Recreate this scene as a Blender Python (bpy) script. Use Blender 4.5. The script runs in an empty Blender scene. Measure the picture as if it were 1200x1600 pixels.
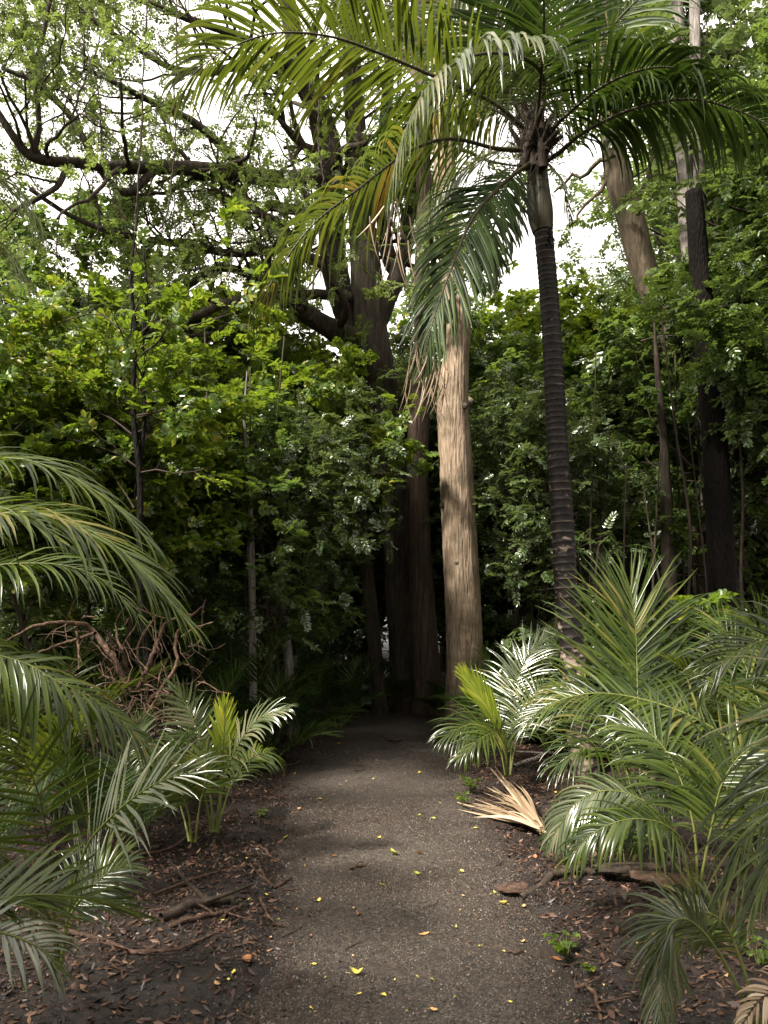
import bpy, math, random
import numpy as np
from mathutils import Vector, Matrix

# ------------------------------------------------------------------ camera, world, sun, exposure
SC = bpy.context.scene
COL = SC.collection
random.seed(7)
RNG = np.random.default_rng(11)
R = math.radians
CAM_H = 1.6
FPX = 1209.0                       # focal length in pixels of the 1200x1600 photograph
PITCH = math.atan((950 - 800) / FPX)
cd = bpy.data.cameras.new("camera")
cam = bpy.data.objects.new("camera", cd)
COL.objects.link(cam)
cam.location = (0, 0, CAM_H)
cam.rotation_euler = (R(90) + PITCH, 0, 0)
cd.sensor_fit = 'VERTICAL'
cd.angle = 2 * math.atan(800 / FPX)
cd.clip_start = 0.05
cd.clip_end = 1000
SC.camera = cam

SUN_EL, SUN_AZ = R(48), R(-128)     # azimuth measured from +Y (view direction), negative = left
w = bpy.data.worlds.new("World")
SC.world = w
w.use_nodes = True
nt = w.node_tree
nt.nodes.clear()
sky = nt.nodes.new("ShaderNodeTexSky")
sky.sky_type = 'NISHITA'
sky.sun_disc = False
sky.sun_elevation = SUN_EL
sky.sun_rotation = SUN_AZ
sky.air_density = 1.2
sky.dust_density = 3.0
tc = nt.nodes.new("ShaderNodeTexCoord")
cn = nt.nodes.new("ShaderNodeTexNoise")
cn.inputs["Scale"].default_value = 2.2
cn.inputs["Detail"].default_value = 6
cr = nt.nodes.new("ShaderNodeMapRange")
cr.inputs[1].default_value = 0.3
cr.inputs[2].default_value = 0.6
cr.inputs[3].default_value = 0.72
cr.inputs[4].default_value = 0.98
mx = nt.nodes.new("ShaderNodeMix")
mx.data_type = 'RGBA'
mx.inputs[7].default_value = (12.2, 11.3, 10.4, 1)     # bright overcast cloud
bg = nt.nodes.new("ShaderNodeBackground")
bg.inputs[1].default_value = 0.07
wo = nt.nodes.new("ShaderNodeOutputWorld")
L = nt.links.new
L(tc.outputs["Generated"], cn.inputs["Vector"])
L(cn.outputs[0], cr.inputs[0])
L(cr.outputs[0], mx.inputs[0])
L(sky.outputs[0], mx.inputs[6])
L(mx.outputs[2], bg.inputs[0])
L(bg.outputs[0], wo.inputs[0])

sd = bpy.data.lights.new("sun", 'SUN')
sd.energy = 4.6
sd.angle = R(7)
sd.color = (1.0, 0.93, 0.82)
sun = bpy.data.objects.new("sun", sd)
COL.objects.link(sun)
sdir = Vector((math.sin(SUN_AZ) * math.cos(SUN_EL), math.cos(SUN_AZ) * math.cos(SUN_EL), math.sin(SUN_EL)))
sun.rotation_euler = sdir.to_track_quat('Z', 'Y').to_euler()
sun.location = (-20, 10, 40)

SC.view_settings.view_transform = 'Standard'
SC.view_settings.look = 'None'
SC.view_settings.exposure = 1.72
SC.view_settings.gamma = 1
SC.render.engine = 'CYCLES'
SC.cycles.max_bounces = 6
SC.cycles.diffuse_bounces = 3
SC.cycles.glossy_bounces = 2
SC.cycles.transmission_bounces = 3
SC.cycles.use_denoising = True
SC.cycles.use_fast_gi = False

# ------------------------------------------------------------------ pixel helpers (photo pixels -> world points)
CP, SP = math.cos(PITCH), math.sin(PITCH)


def W(px, py, D):
    """world point seen at photo pixel (px, py), D metres ahead of the camera"""
    a, b = (px - 600) / FPX, -(py - 800) / FPX
    d = np.array([a, CP - b * SP, SP + b * CP])
    return np.array([0, 0, CAM_H]) + d * (D / d[1])


def G(px, py):
    """ground point seen at a photo pixel"""
    a, b = (px - 600) / FPX, -(py - 800) / FPX
    d = np.array([a, CP - b * SP, SP + b * CP])
    return np.array([0, 0, CAM_H]) + d * (-CAM_H / d[2])


def nrm(v):
    return v / np.maximum(np.linalg.norm(v, axis=-1, keepdims=True), 1e-9)


V3 = lambda *a: np.array(a, float)


# ------------------------------------------------------------------ mesh builder
class MB:
    def __init__(s):
        s.v, s.q, s.t, s.n = [], [], [], 0
        s.a = []

    def add(s, v, q=None, t=None, att=None):
        v = np.asarray(v, float).reshape(-1, 3)
        if q is not None and len(q):
            s.q.append(np.asarray(q, np.int64) + s.n)
        if t is not None and len(t):
            s.t.append(np.asarray(t, np.int64) + s.n)
        s.v.append(v)
        s.a.append(np.zeros(len(v)) if att is None else np.asarray(att, float))
        s.n += len(v)

    def build(s, name, mat, parent=None, smooth=True, att=None, link=True):
        me = bpy.data.meshes.new(name)
        v = np.concatenate(s.v) if s.v else np.zeros((0, 3))
        q = np.concatenate(s.q) if s.q else np.zeros((0, 4), np.int64)
        t = np.concatenate(s.t) if s.t else np.zeros((0, 3), np.int64)
        me.vertices.add(len(v))
        me.vertices.foreach_set("co", v.astype(np.float32).ravel())
        nl = q.size + t.size
        me.loops.add(nl)
        me.loops.foreach_set("vertex_index", np.concatenate([q.ravel(), t.ravel()]).astype(np.int32))
        me.polygons.add(len(q) + len(t))
        ls = np.concatenate([np.arange(len(q)) * 4, q.size + np.arange(len(t)) * 3]).astype(np.int32)
        me.polygons.foreach_set("loop_start", ls)
        me.update(calc_edges=True)
        if smooth:
            me.polygons.foreach_set("use_smooth", np.ones(len(q) + len(t), bool))
        if att:
            at = me.attributes.new(att, 'FLOAT', 'POINT')
            at.data.foreach_set("value", np.concatenate(s.a).astype(np.float32))
        me.materials.append(mat)
        o = bpy.data.objects.new(name, me)
        if link:
            COL.objects.link(o)
        if parent is not None:
            o.parent = parent
        return o


def frames(P):
    T = np.gradient(P, axis=0)
    T = nrm(T)
    ref = V3(0, 0, 1) if abs(T[0][2]) < 0.9 else V3(0, 1, 0)
    N = [nrm(np.cross(T[0], ref))]
    for k in range(1, len(P)):
        n = N[-1] - T[k] * np.dot(N[-1], T[k])
        N.append(nrm(n))
    N = np.array(N)
    return T, N, np.cross(T, N)


def tube(mb, P, Rr, n=8, prof=None, cap=True, att=None):
    """swept tube; prof(theta, k) -> radius factor"""
    P = np.asarray(P, float)
    Rr = np.asarray(Rr, float)
    T, N, B = frames(P)
    th = np.linspace(0, 2 * math.pi, n, endpoint=False)
    rr = Rr[:, None] * (prof if prof is not None else np.ones((len(P), n)))
    ring = P[:, None] + rr[..., None] * (np.cos(th)[None, :, None] * N[:, None] + np.sin(th)[None, :, None] * B[:, None])
    m = len(P)
    i = np.arange(m - 1)[:, None] * n
    j = np.arange(n)[None]
    j2 = (j + 1) % n
    q = np.stack([i + j, i + j2, i + n + j2, i + n + j], -1).reshape(-1, 4)
    v = ring.reshape(-1, 3)
    a = None if att is None else np.repeat(att, n)
    t = None
    if cap:
        v = np.vstack([v, P[-1] + T[-1] * Rr[-1] * 0.5])
        b = (m - 1) * n
        t = np.stack([b + np.arange(n), b + (np.arange(n) + 1) % n, np.full(n, m * n)], -1)
        if a is not None:
            a = np.append(a, att[-1])
    mb.add(v, q, t, a)


def smooth_path(pts, n):
    """Catmull-Rom through points (any dimension), n samples"""
    P = np.asarray(pts, float)
    P = np.vstack([2 * P[0] - P[1], P, 2 * P[-1] - P[-2]])
    m = len(P) - 3
    out = []
    for u in np.linspace(0, m - 1e-6, n):
        k = int(u)
        f = u - k
        a, b, c, d = P[k:k + 4]
        out.append(0.5 * ((2 * b) + (-a + c) * f + (2 * a - 5 * b + 4 * c - d) * f * f + (-a + 3 * b - 3 * c + d) * f ** 3))
    return np.array(out)


def empty(name, loc=(0, 0, 0)):
    o = bpy.data.objects.new(name, None)
    COL.objects.link(o)
    o.location = Vector(loc)
    o.empty_display_size = 0.2
    return o


def tag(o, label=None, cat=None, group=None, kind=None):
    if label: o["label"] = label
    if cat: o["category"] = cat
    if group: o["group"] = group
    if kind: o["kind"] = kind
    return o


def rebase(root, *parts):
    """parts were built in world coordinates: keep them there under an empty that stands at the base"""
    for p in parts:
        p.matrix_parent_inverse = Matrix.Translation(-root.location)


def copy_tree(src, label=None, parent=None):
    c = src.copy()
    COL.objects.link(c)
    if parent is not None:
        c.parent = parent
    for ch in src.children:
        copy_tree(ch, None, c)
    if label:
        c["label"] = label
    return c


# ------------------------------------------------------------------ materials
def new_mat(name):
    m = bpy.data.materials.new(name)
    m.use_nodes = True
    m.node_tree.nodes.clear()
    return m, m.node_tree, m.node_tree.nodes.new, m.node_tree.links.new


def ramp(N, stops):
    r = N("ShaderNodeValToRGB")
    e = r.color_ramp.elements
    e[0].position, e[0].color = stops[0][0], (*stops[0][1], 1)
    e[1].position, e[1].color = stops[-1][0], (*stops[-1][1], 1)
    for p, c in stops[1:-1]:
        x = e.new(p)
        x.color = (*c, 1)
    return r


def leaf_mat(name, stops, trans=(0.16, 0.26, 0.03), tf=0.3, rough=0.35, spec=0.5, var=0.0):
    m, t, N, K = new_mat(name)
    g = N("ShaderNodeNewGeometry")
    oi = N("ShaderNodeObjectInfo")
    r = ramp(N, stops)
    tcn = N("ShaderNodeTexCoord")
    no = N("ShaderNodeTexNoise")
    no.inputs["Scale"].default_value = 1.3
    no.inputs["Detail"].default_value = 3
    K(tcn.outputs["Object"], no.inputs["Vector"])
    mr = N("ShaderNodeMapRange")
    mr.inputs[1].default_value, mr.inputs[2].default_value = 0.3, 0.7
    mr.inputs[3].default_value, mr.inputs[4].default_value = -0.22, 0.22
    K(no.outputs[0], mr.inputs[0])
    ad = N("ShaderNodeMath")
    ad.use_clamp = True
    K(g.outputs["Random Per Island"], ad.inputs[0])
    K(mr.outputs[0], ad.inputs[1])
    K(ad.outputs[0], r.inputs[0])
    p = N("ShaderNodeBsdfPrincipled")
    p.inputs["Roughness"].default_value = rough
    p.inputs["Specular IOR Level"].default_value = spec
    K(r.outputs[0], p.inputs["Base Color"])
    rm = N("ShaderNodeMapRange")
    rm.inputs[3].default_value, rm.inputs[4].default_value = rough - 0.1, rough + 0.15
    K(no.outputs[0], rm.inputs[0])
    K(rm.outputs[0], p.inputs["Roughness"])
    tr = N("ShaderNodeBsdfTranslucent")
    mc = N("ShaderNodeMix")
    mc.data_type = 'RGBA'
    mc.blend_type = 'MULTIPLY'
    mc.inputs[0].default_value = 0.0
    mc2 = N("ShaderNodeMix")
    mc2.data_type = 'RGBA'
    mc2.inputs[0].default_value = 0.6
    K(r.outputs[0], mc2.inputs[6])
    mc2.inputs[7].default_value = (*trans, 1)
    K(mc2.outputs[2], tr.inputs[0])
    ms = N("ShaderNodeMixShader")
    ms.inputs[0].default_value = tf
    K(p.outputs[0], ms.inputs[1])
    K(tr.outputs[0], ms.inputs[2])
    o = N("ShaderNodeOutputMaterial")
    K(ms.outputs[0], o.inputs[0])
    return m


def bark_mat(name, stops, scale=(9, 9, 1.5), rough=0.85, bump=0.6, patch=None, patch_amt=0.5, spec=0.3):
    m, t, N, K = new_mat(name)
    tcn = N("ShaderNodeTexCoord")
    mp = N("ShaderNodeMapping")
    mp.inputs["Scale"].default_value = scale
    K(tcn.outputs["Object"], mp.inputs["Vector"])
    n1 = N("ShaderNodeTexNoise")
    n1.inputs["Scale"].default_value = 1.6
    n1.inputs["Detail"].default_value = 9
    n1.inputs["Roughness"].default_value = 0.7
    n1.inputs["Distortion"].default_value = 0.7
    K(mp.outputs[0], n1.inputs["Vector"])
    r = ramp(N, stops)
    K(n1.outputs[0], r.inputs[0])
    colr = r.outputs[0]
    if patch:
        n2 = N("ShaderNodeTexNoise")
        n2.inputs["Scale"].default_value = 2.3
        n2.inputs["Detail"].default_value = 7
        n2.inputs["Roughness"].default_value = 0.65
        K(tcn.outputs["Object"], n2.inputs["Vector"])
        mr = N("ShaderNodeMapRange")
        mr.inputs[1].default_value, mr.inputs[2].default_value = 0.48, 0.62
        mr.inputs[3].default_value, mr.inputs[4].default_value = 0, patch_amt
        K(n2.outputs[0], mr.inputs[0])
        mx_ = N("ShaderNodeMix")
        mx_.data_type = 'RGBA'
        K(mr.outputs[0], mx_.inputs[0])
        K(colr, mx_.inputs[6])
        mx_.inputs[7].default_value = (*patch, 1)
        colr = mx_.outputs[2]
    p = N("ShaderNodeBsdfPrincipled")
    p.inputs["Roughness"].default_value = rough
    p.inputs["Specular IOR Level"].default_value = spec
    K(colr, p.inputs["Base Color"])
    vo = N("ShaderNodeTexVoronoi")
    vo.inputs["Scale"].default_value = 2.2
    K(mp.outputs[0], vo.inputs["Vector"])
    am = N("ShaderNodeMath")
    K(n1.outputs[0], am.inputs[0])
    K(vo.outputs[0], am.inputs[1])
    b = N("ShaderNodeBump")
    b.inputs["Strength"].default_value = bump
    b.inputs["Distance"].default_value = 0.03
    K(am.outputs[0], b.inputs["Height"])
    K(b.outputs[0], p.inputs["Normal"])
    o = N("ShaderNodeOutputMaterial")
    K(p.outputs[0], o.inputs[0])
    return m


M = {}
M['palm'] = leaf_mat('palm_leaf', [(0, (0.012, 0.023, 0.004)), (0.45, (0.031, 0.052, 0.006)), (0.9, (0.062, 0.088, 0.011)), (1, (0.13, 0.115, 0.025))], (0.16, 0.2, 0.015), 0.34, 0.25, 0.5)
M['palm_dark'] = leaf_mat('palm_leaf_dark', [(0, (0.012, 0.025, 0.005)), (0.6, (0.026, 0.05, 0.009)), (1, (0.055, 0.085, 0.014))], (0.07, 0.12, 0.012), 0.25, 0.42, 0.22)
M['palm_sheen'] = leaf_mat('palm_leaf_sheen', [(0, (0.03, 0.045, 0.015)), (0.6, (0.058, 0.078, 0.027)), (1, (0.13, 0.125, 0.065))], (0.13, 0.165, 0.03), 0.22, 0.2, 1.0)  # paler, greyer base puts the silvery sky sheen into the leaf colour
M['palm_yellow'] = leaf_mat('palm_leaf_yellowing', [(0, (0.03, 0.055, 0.008)), (0.7, (0.07, 0.105, 0.014)), (0.93, (0.2, 0.16, 0.02)), (1, (0.3, 0.13, 0.03))], (0.16, 0.2, 0.02), 0.33, 0.33, 0.5)
M['palm_spear'] = leaf_mat('palm_leaf_young', [(0, (0.12, 0.17, 0.012)), (0.6, (0.2, 0.25, 0.018)), (1, (0.33, 0.33, 0.03))], (0.3, 0.38, 0.03), 0.4, 0.4, 0.5)
M['palm_dead'] = leaf_mat('palm_leaf_dry', [(0, (0.13, 0.085, 0.05)), (0.5, (0.26, 0.19, 0.12)), (1, (0.42, 0.34, 0.24))], (0.2, 0.13, 0.06), 0.1, 0.6, 0.3)
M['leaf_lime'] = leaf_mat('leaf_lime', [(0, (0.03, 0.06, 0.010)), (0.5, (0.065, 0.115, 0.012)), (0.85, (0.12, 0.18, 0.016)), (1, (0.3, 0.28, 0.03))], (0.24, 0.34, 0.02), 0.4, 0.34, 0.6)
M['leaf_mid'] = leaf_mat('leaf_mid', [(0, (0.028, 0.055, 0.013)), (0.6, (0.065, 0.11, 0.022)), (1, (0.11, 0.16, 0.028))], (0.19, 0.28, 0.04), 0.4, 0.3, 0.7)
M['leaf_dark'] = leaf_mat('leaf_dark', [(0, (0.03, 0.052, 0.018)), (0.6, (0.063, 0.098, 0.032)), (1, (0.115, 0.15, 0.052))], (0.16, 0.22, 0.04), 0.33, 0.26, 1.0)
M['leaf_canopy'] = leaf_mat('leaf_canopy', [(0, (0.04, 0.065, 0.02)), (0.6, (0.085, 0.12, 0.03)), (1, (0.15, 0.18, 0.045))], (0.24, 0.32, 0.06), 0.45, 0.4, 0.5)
M['yellow_leaf'] = leaf_mat('fallen_leaf_yellow', [(0, (0.55, 0.42, 0.05)), (0.5, (0.7, 0.55, 0.08)), (1, (0.75, 0.66, 0.25))], (0.6, 0.5, 0.05), 0.15, 0.4, 0.5)
M['olive_leaf'] = leaf_mat('fallen_leaf_olive', [(0, (0.2, 0.23, 0.03)), (1, (0.32, 0.3, 0.05))], (0.3, 0.3, 0.05), 0.15, 0.4, 0.5)
M['tan_leaf'] = leaf_mat('fallen_leaf_tan', [(0, (0.4, 0.22, 0.08)), (1, (0.55, 0.36, 0.16))], (0.3, 0.2, 0.05), 0.1, 0.5, 0.4)
M['rust_leaf'] = leaf_mat('fallen_leaf_rust', [(0, (0.16, 0.06, 0.025)), (1, (0.26, 0.11, 0.045))], (0.2, 0.1, 0.05), 0.1, 0.4, 0.5)
M['bark_dark'] = bark_mat('bark_dark', [(0.3, (0.008, 0.006, 0.005)), (0.5, (0.032, 0.022, 0.016)), (0.75, (0.09, 0.066, 0.048))], patch=(0.03, 0.035, 0.015), patch_amt=0.5)
M['bark_red'] = bark_mat('bark_red', [(0.3, (0.014, 0.009, 0.006)), (0.5, (0.055, 0.036, 0.025)), (0.75, (0.13, 0.09, 0.064))], scale=(16, 16, 1.3))
M['bark_light'] = bark_mat('bark_light', [(0.3, (0.035, 0.023, 0.016)), (0.42, (0.15, 0.105, 0.07)), (0.58, (0.29, 0.22, 0.155)), (0.8, (0.42, 0.34, 0.255))], scale=(16, 16, 1.9), bump=0.75, patch=(0.075, 0.06, 0.035), patch_amt=0.75)
M['bark_black'] = bark_mat('bark_black', [(0.3, (0.0025, 0.002, 0.002)), (0.7, (0.012, 0.009, 0.007))], scale=(22, 22, 5), bump=0.8, spec=0.12)
M['bark_moss'] = bark_mat('bark_moss', [(0.3, (0.035, 0.025, 0.016)), (0.5, (0.1, 0.075, 0.05)), (0.75, (0.2, 0.16, 0.11))], patch=(0.05, 0.06, 0.02), patch_amt=0.7)
M['bark_grey'] = bark_mat('bark_grey', [(0.3, (0.07, 0.06, 0.055)), (0.7, (0.24, 0.21, 0.19))], scale=(14, 14, 2))
M['twig'] = bark_mat('twig', [(0.3, (0.012, 0.008, 0.006)), (0.7, (0.05, 0.034, 0.022))], scale=(20, 20, 20), bump=0.2)
M['root'] = bark_mat('root', [(0.3, (0.02, 0.012, 0.008)), (0.5, (0.07, 0.04, 0.025)), (0.75, (0.2, 0.13, 0.085))], scale=(14, 14, 14), bump=0.4)
M['stick'] = bark_mat('stick', [(0.3, (0.02, 0.011, 0.008)), (0.5, (0.05, 0.027, 0.018)), (0.75, (0.14, 0.09, 0.065))], scale=(18, 18, 18), bump=0.4)
M['soil_lump'] = bark_mat('soil_lump', [(0.3, (0.008, 0.005, 0.004)), (0.7, (0.04, 0.024, 0.016))], scale=(9, 9, 9), bump=1.0)
M['midrib'] = bark_mat('midrib', [(0.3, (0.016, 0.014, 0.006)), (0.7, (0.06, 0.05, 0.02))], scale=(20, 20, 20), bump=0.1, rough=0.5)
M['midrib_green'] = bark_mat('midrib_green', [(0.3, (0.05, 0.065, 0.015)), (0.7, (0.13, 0.14, 0.03))], scale=(20, 20, 20), bump=0.1, rough=0.5)
M['crownshaft'] = bark_mat('crownshaft', [(0.3, (0.015, 0.012, 0.007)), (0.6, (0.05, 0.043, 0.022)), (0.8, (0.1, 0.095, 0.05))], scale=(14, 14, 1), bump=0.25, rough=0.45)
M['fibre'] = bark_mat('fibre', [(0.3, (0.01, 0.007, 0.005)), (0.7, (0.05, 0.033, 0.022))], scale=(20, 20, 6), bump=0.3)


def palm_trunk_mat():
    m, t, N, K = new_mat('palm_trunk')
    a = N("ShaderNodeAttribute")
    a.attribute_name = "ring"
    tcn = N("ShaderNodeTexCoord")
    n1 = N("ShaderNodeTexNoise")
    n1.inputs["Scale"].default_value = 14
    n1.inputs["Detail"].default_value = 8
    n1.inputs["Roughness"].default_value = 0.7
    K(tcn.outputs["Object"], n1.inputs["Vector"])
    base = ramp(N, [(0.3, (0.003, 0.002, 0.002)), (0.55, (0.009, 0.006, 0.0055)), (0.75, (0.032, 0.021, 0.017))])
    K(n1.outputs[0], base.inputs[0])
    # pale scar lines
    sc = N("ShaderNodeMapRange")
    sc.inputs[1].default_value, sc.inputs[2].default_value = 0.72, 0.98
    K(a.outputs["Fac"], sc.inputs[0])
    n3 = N("ShaderNodeTexNoise")
    n3.inputs["Scale"].default_value = 5
    n3.inputs["Detail"].default_value = 5
    K(tcn.outputs["Object"], n3.inputs["Vector"])
    m3 = N("ShaderNodeMapRange")
    m3.inputs[1].default_value, m3.inputs[2].default_value = 0.42, 0.66
    K(n3.outputs[0], m3.inputs[0])
    mu = N("ShaderNodeMath")
    mu.operation = 'MULTIPLY'
    K(sc.outputs[0], mu.inputs[0])
    K(m3.outputs[0], mu.inputs[1])
    x1 = N("ShaderNodeMix")
    x1.data_type = 'RGBA'
    K(mu.outputs[0], x1.inputs[0])
    K(base.outputs[0], x1.inputs[6])
    x1.inputs[7].default_value = (0.16, 0.12, 0.09, 1)
    # lichen patches, denser near the foot (a real growth pattern of the trunk)
    sx = N("ShaderNodeSeparateXYZ")
    K(tcn.outputs["Object"], sx.inputs[0])
    hz = N("ShaderNodeMapRange")
    hz.inputs[1].default_value, hz.inputs[2].default_value = 0.4, 3.4
    hz.inputs[3].default_value, hz.inputs[4].default_value = 0.085, -0.08
    K(sx.outputs[2], hz.inputs[0])
    n2 = N("ShaderNodeTexNoise")
    n2.inputs["Scale"].default_value = 9
    n2.inputs["Detail"].default_value = 6
    n2.inputs["Roughness"].default_value = 0.6
    mp = N("ShaderNodeMapping")
    mp.inputs["Scale"].default_value = (1, 1, 1.6)
    K(tcn.outputs["Object"], mp.inputs[0])
    K(mp.outputs[0], n2.inputs["Vector"])
    ad = N("ShaderNodeMath")
    K(n2.outputs[0], ad.inputs[0])
    K(hz.outputs[0], ad.inputs[1])
    lm = N("ShaderNodeMapRange")
    lm.inputs[1].default_value, lm.inputs[2].default_value = 0.57, 0.66
    K(ad.outputs[0], lm.inputs[0])
    x2 = N("ShaderNodeMix")
    x2.data_type = 'RGBA'
    K(lm.outputs[0], x2.inputs[0])
    K(x1.outputs[2], x2.inputs[6])
    x2.inputs[7].default_value = (0.2, 0.155, 0.12, 1)
    p = N("ShaderNodeBsdfPrincipled")
    p.inputs["Roughness"].default_value = 0.6
    p.inputs["Specular IOR Level"].default_value = 0.25
    K(x2.outputs[2], p.inputs["Base Color"])
    b = N("ShaderNodeBump")
    b.inputs["Strength"].default_value = 0.5
    b.inputs["Distance"].default_value = 0.01
    K(n1.outputs[0], b.inputs["Height"])
    K(b.outputs[0], p.inputs["Normal"])
    o = N("ShaderNodeOutputMaterial")
    K(p.outputs[0], o.inputs[0])
    return m


M['palm_trunk'] = palm_trunk_mat()


def ground_mat(name, cols, s1, s2, rough, bump, bd, wet=0.25, edge=False):
    m, t, N, K = new_mat(name)
    tcn = N("ShaderNodeTexCoord")
    n1 = N("ShaderNodeTexNoise")
    n1.inputs["Scale"].default_value = s1
    n1.inputs["Detail"].default_value = 10
    n1.inputs["Roughness"].default_value = 0.75
    K(tcn.outputs["Object"], n1.inputs["Vector"])
    v = N("ShaderNodeTexVoronoi")
    v.inputs["Scale"].default_value = s2
    v.inputs["Randomness"].default_value = 1
    K(tcn.outputs["Object"], v.inputs["Vector"])
    n2 = N("ShaderNodeTexNoise")
    n2.inputs["Scale"].default_value = 0.9
    n2.inputs["Detail"].default_value = 5
    K(tcn.outputs["Object"], n2.inputs["Vector"])
    sep = N("ShaderNodeSeparateColor")
    K(v.outputs["Color"], sep.inputs[0])
    mixf = N("ShaderNodeMath")
    mixf.operation = 'MULTIPLY_ADD'
    K(sep.outputs[0], mixf.inputs[0])
    mixf.inputs[1].default_value = 0.55
    sb = N("ShaderNodeMath")
    sb.operation = 'SUBTRACT'
    K(n1.outputs[0], sb.inputs[0])
    sb.inputs[1].default_value = 0.27
    K(sb.outputs[0], mixf.inputs[2])
    r = ramp(N, cols)
    K(mixf.outputs[0], r.inputs[0])
    dk = N("ShaderNodeMix")
    dk.data_type = 'RGBA'
    dk.blend_type = 'MULTIPLY'
    mr = N("ShaderNodeMapRange")
    mr.inputs[1].default_value, mr.inputs[2].default_value = 0.4, 0.6
    mr.inputs[3].default_value, mr.inputs[4].default_value = 0.95, 0.0
    K(n2.outputs[0], mr.inputs[0])
    K(mr.outputs[0], dk.inputs[0])
    K(r.outputs[0], dk.inputs[6])
    dk.inputs[7].default_value = (0.55, 0.48, 0.43, 1)
    colr = dk.outputs[2]
    if edge:                      # soil trodden over the gravel along the margins
        at = N("ShaderNodeAttribute")
        at.attribute_name = "margin"
        n4 = N("ShaderNodeTexNoise")
        n4.inputs["Scale"].default_value = 3.5
        n4.inputs["Detail"].default_value = 8
        n4.inputs["Roughness"].default_value = 0.7
        K(tcn.outputs["Object"], n4.inputs["Vector"])
        sm = N("ShaderNodeMath")
        K(at.outputs["Fac"], sm.inputs[0])
        K(n4.outputs[0], sm.inputs[1])
        me_ = N("ShaderNodeMapRange")
        me_.inputs[1].default_value, me_.inputs[2].default_value = 0.98, 1.3
        K(sm.outputs[0], me_.inputs[0])
        so = N("ShaderNodeMix")
        so.data_type = 'RGBA'
        K(me_.outputs[0], so.inputs[0])
        K(colr, so.inputs[6])
        r2_ = ramp(N, [(0.3, (0.006, 0.0035, 0.003)), (0.6, (0.022, 0.013, 0.010)), (0.9, (0.055, 0.033, 0.024))])
        K(mixf.outputs[0], r2_.inputs[0])
        K(r2_.outputs[0], so.inputs[7])
        colr = so.outputs[2]
    p = N("ShaderNodeBsdfPrincipled")
    K(colr, p.inputs["Base Color"])
    rr = N("ShaderNodeMapRange")
    rr.inputs[1].default_value, rr.inputs[2].default_value = 0.4, 0.65
    rr.inputs[3].default_value, rr.inputs[4].default_value = rough - wet, rough
    K(n2.outputs[0], rr.inputs[0])
    K(rr.outputs[0], p.inputs["Roughness"])
    b = N("ShaderNodeBump")
    b.inputs["Strength"].default_value = bump
    b.inputs["Distance"].default_value = bd
    ad = N("ShaderNodeMath")
    K(n1.outputs[0], ad.inputs[0])
    K(sep.outputs[1], ad.inputs[1])
    K(ad.outputs[0], b.inputs["Height"])
    K(b.outputs[0], p.inputs["Normal"])
    o = N("ShaderNodeOutputMaterial")
    K(p.outputs[0], o.inputs[0])
    return m


M['path'] = ground_mat('path_gravel', [(0.1, (0.01, 0.0075, 0.006)), (0.4, (0.036, 0.028, 0.022)), (0.7, (0.08, 0.062, 0.05)), (0.95, (0.22, 0.175, 0.14))], 26, 110, 0.75, 1.0, 0.014, 0.25, True)
M['ground'] = ground_mat('forest_floor', [(0.1, (0.003, 0.0018, 0.0015)), (0.45, (0.0095, 0.0052, 0.004)), (0.8, (0.026, 0.014, 0.010)), (1.0, (0.055, 0.033, 0.023))], 12, 40, 0.72, 0.9, 0.02, 0.3)


def island_mat(name, stops, rough=0.6, spec=0.4):
    m, t, N, K = new_mat(name)
    g = N("ShaderNodeNewGeometry")
    r = ramp(N, stops)
    K(g.outputs["Random Per Island"], r.inputs[0])
    p = N("ShaderNodeBsdfPrincipled")
    p.inputs["Roughness"].default_value = rough
    p.inputs["Specular IOR Level"].default_value = spec
    K(r.outputs[0], p.inputs["Base Color"])
    o = N("ShaderNodeOutputMaterial")
    K(p.outputs[0], o.inputs[0])
    return m


M['pebble'] = island_mat('pebble', [(0, (0.012, 0.0095, 0.008)), (0.5, (0.05, 0.04, 0.033)), (0.88, (0.095, 0.078, 0.064)), (1, (0.17, 0.145, 0.12))], 0.65)
M['crumb'] = island_mat('crumb', [(0, (0.006, 0.004, 0.003)), (0.7, (0.022, 0.013, 0.01)), (1, (0.055, 0.035, 0.026))], 0.55, 0.4)
M['litter'] = island_mat('litter', [(0, (0.012, 0.007, 0.006)), (0.45, (0.035, 0.02, 0.015)), (0.75, (0.07, 0.034, 0.021)), (0.95, (0.12, 0.065, 0.04)), (1, (0.26, 0.16, 0.1))], 0.45, 0.5)


# ------------------------------------------------------------------ ground and path
def vnoise(x, y, seed=0):
    """smooth value noise"""
    xi, yi = np.floor(x).astype(int), np.floor(y).astype(int)
    fx, fy = x - xi, y - yi
    fx, fy = fx * fx * (3 - 2 * fx), fy * fy * (3 - 2 * fy)

    def h(a, b):
        n = (a * 374761393 + b * 668265263 + seed * 1442695041) & 0x7fffffff
        n = ((n ^ (n >> 13)) * 1274126177) & 0x7fffffff
        return (n ^ (n >> 16)) / 0x7fffffff % 1.0
    return (h(xi, yi) * (1 - fx) + h(xi + 1, yi) * fx) * (1 - fy) + (h(xi, yi + 1) * (1 - fx) + h(xi + 1, yi + 1) * fx) * fy


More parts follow.
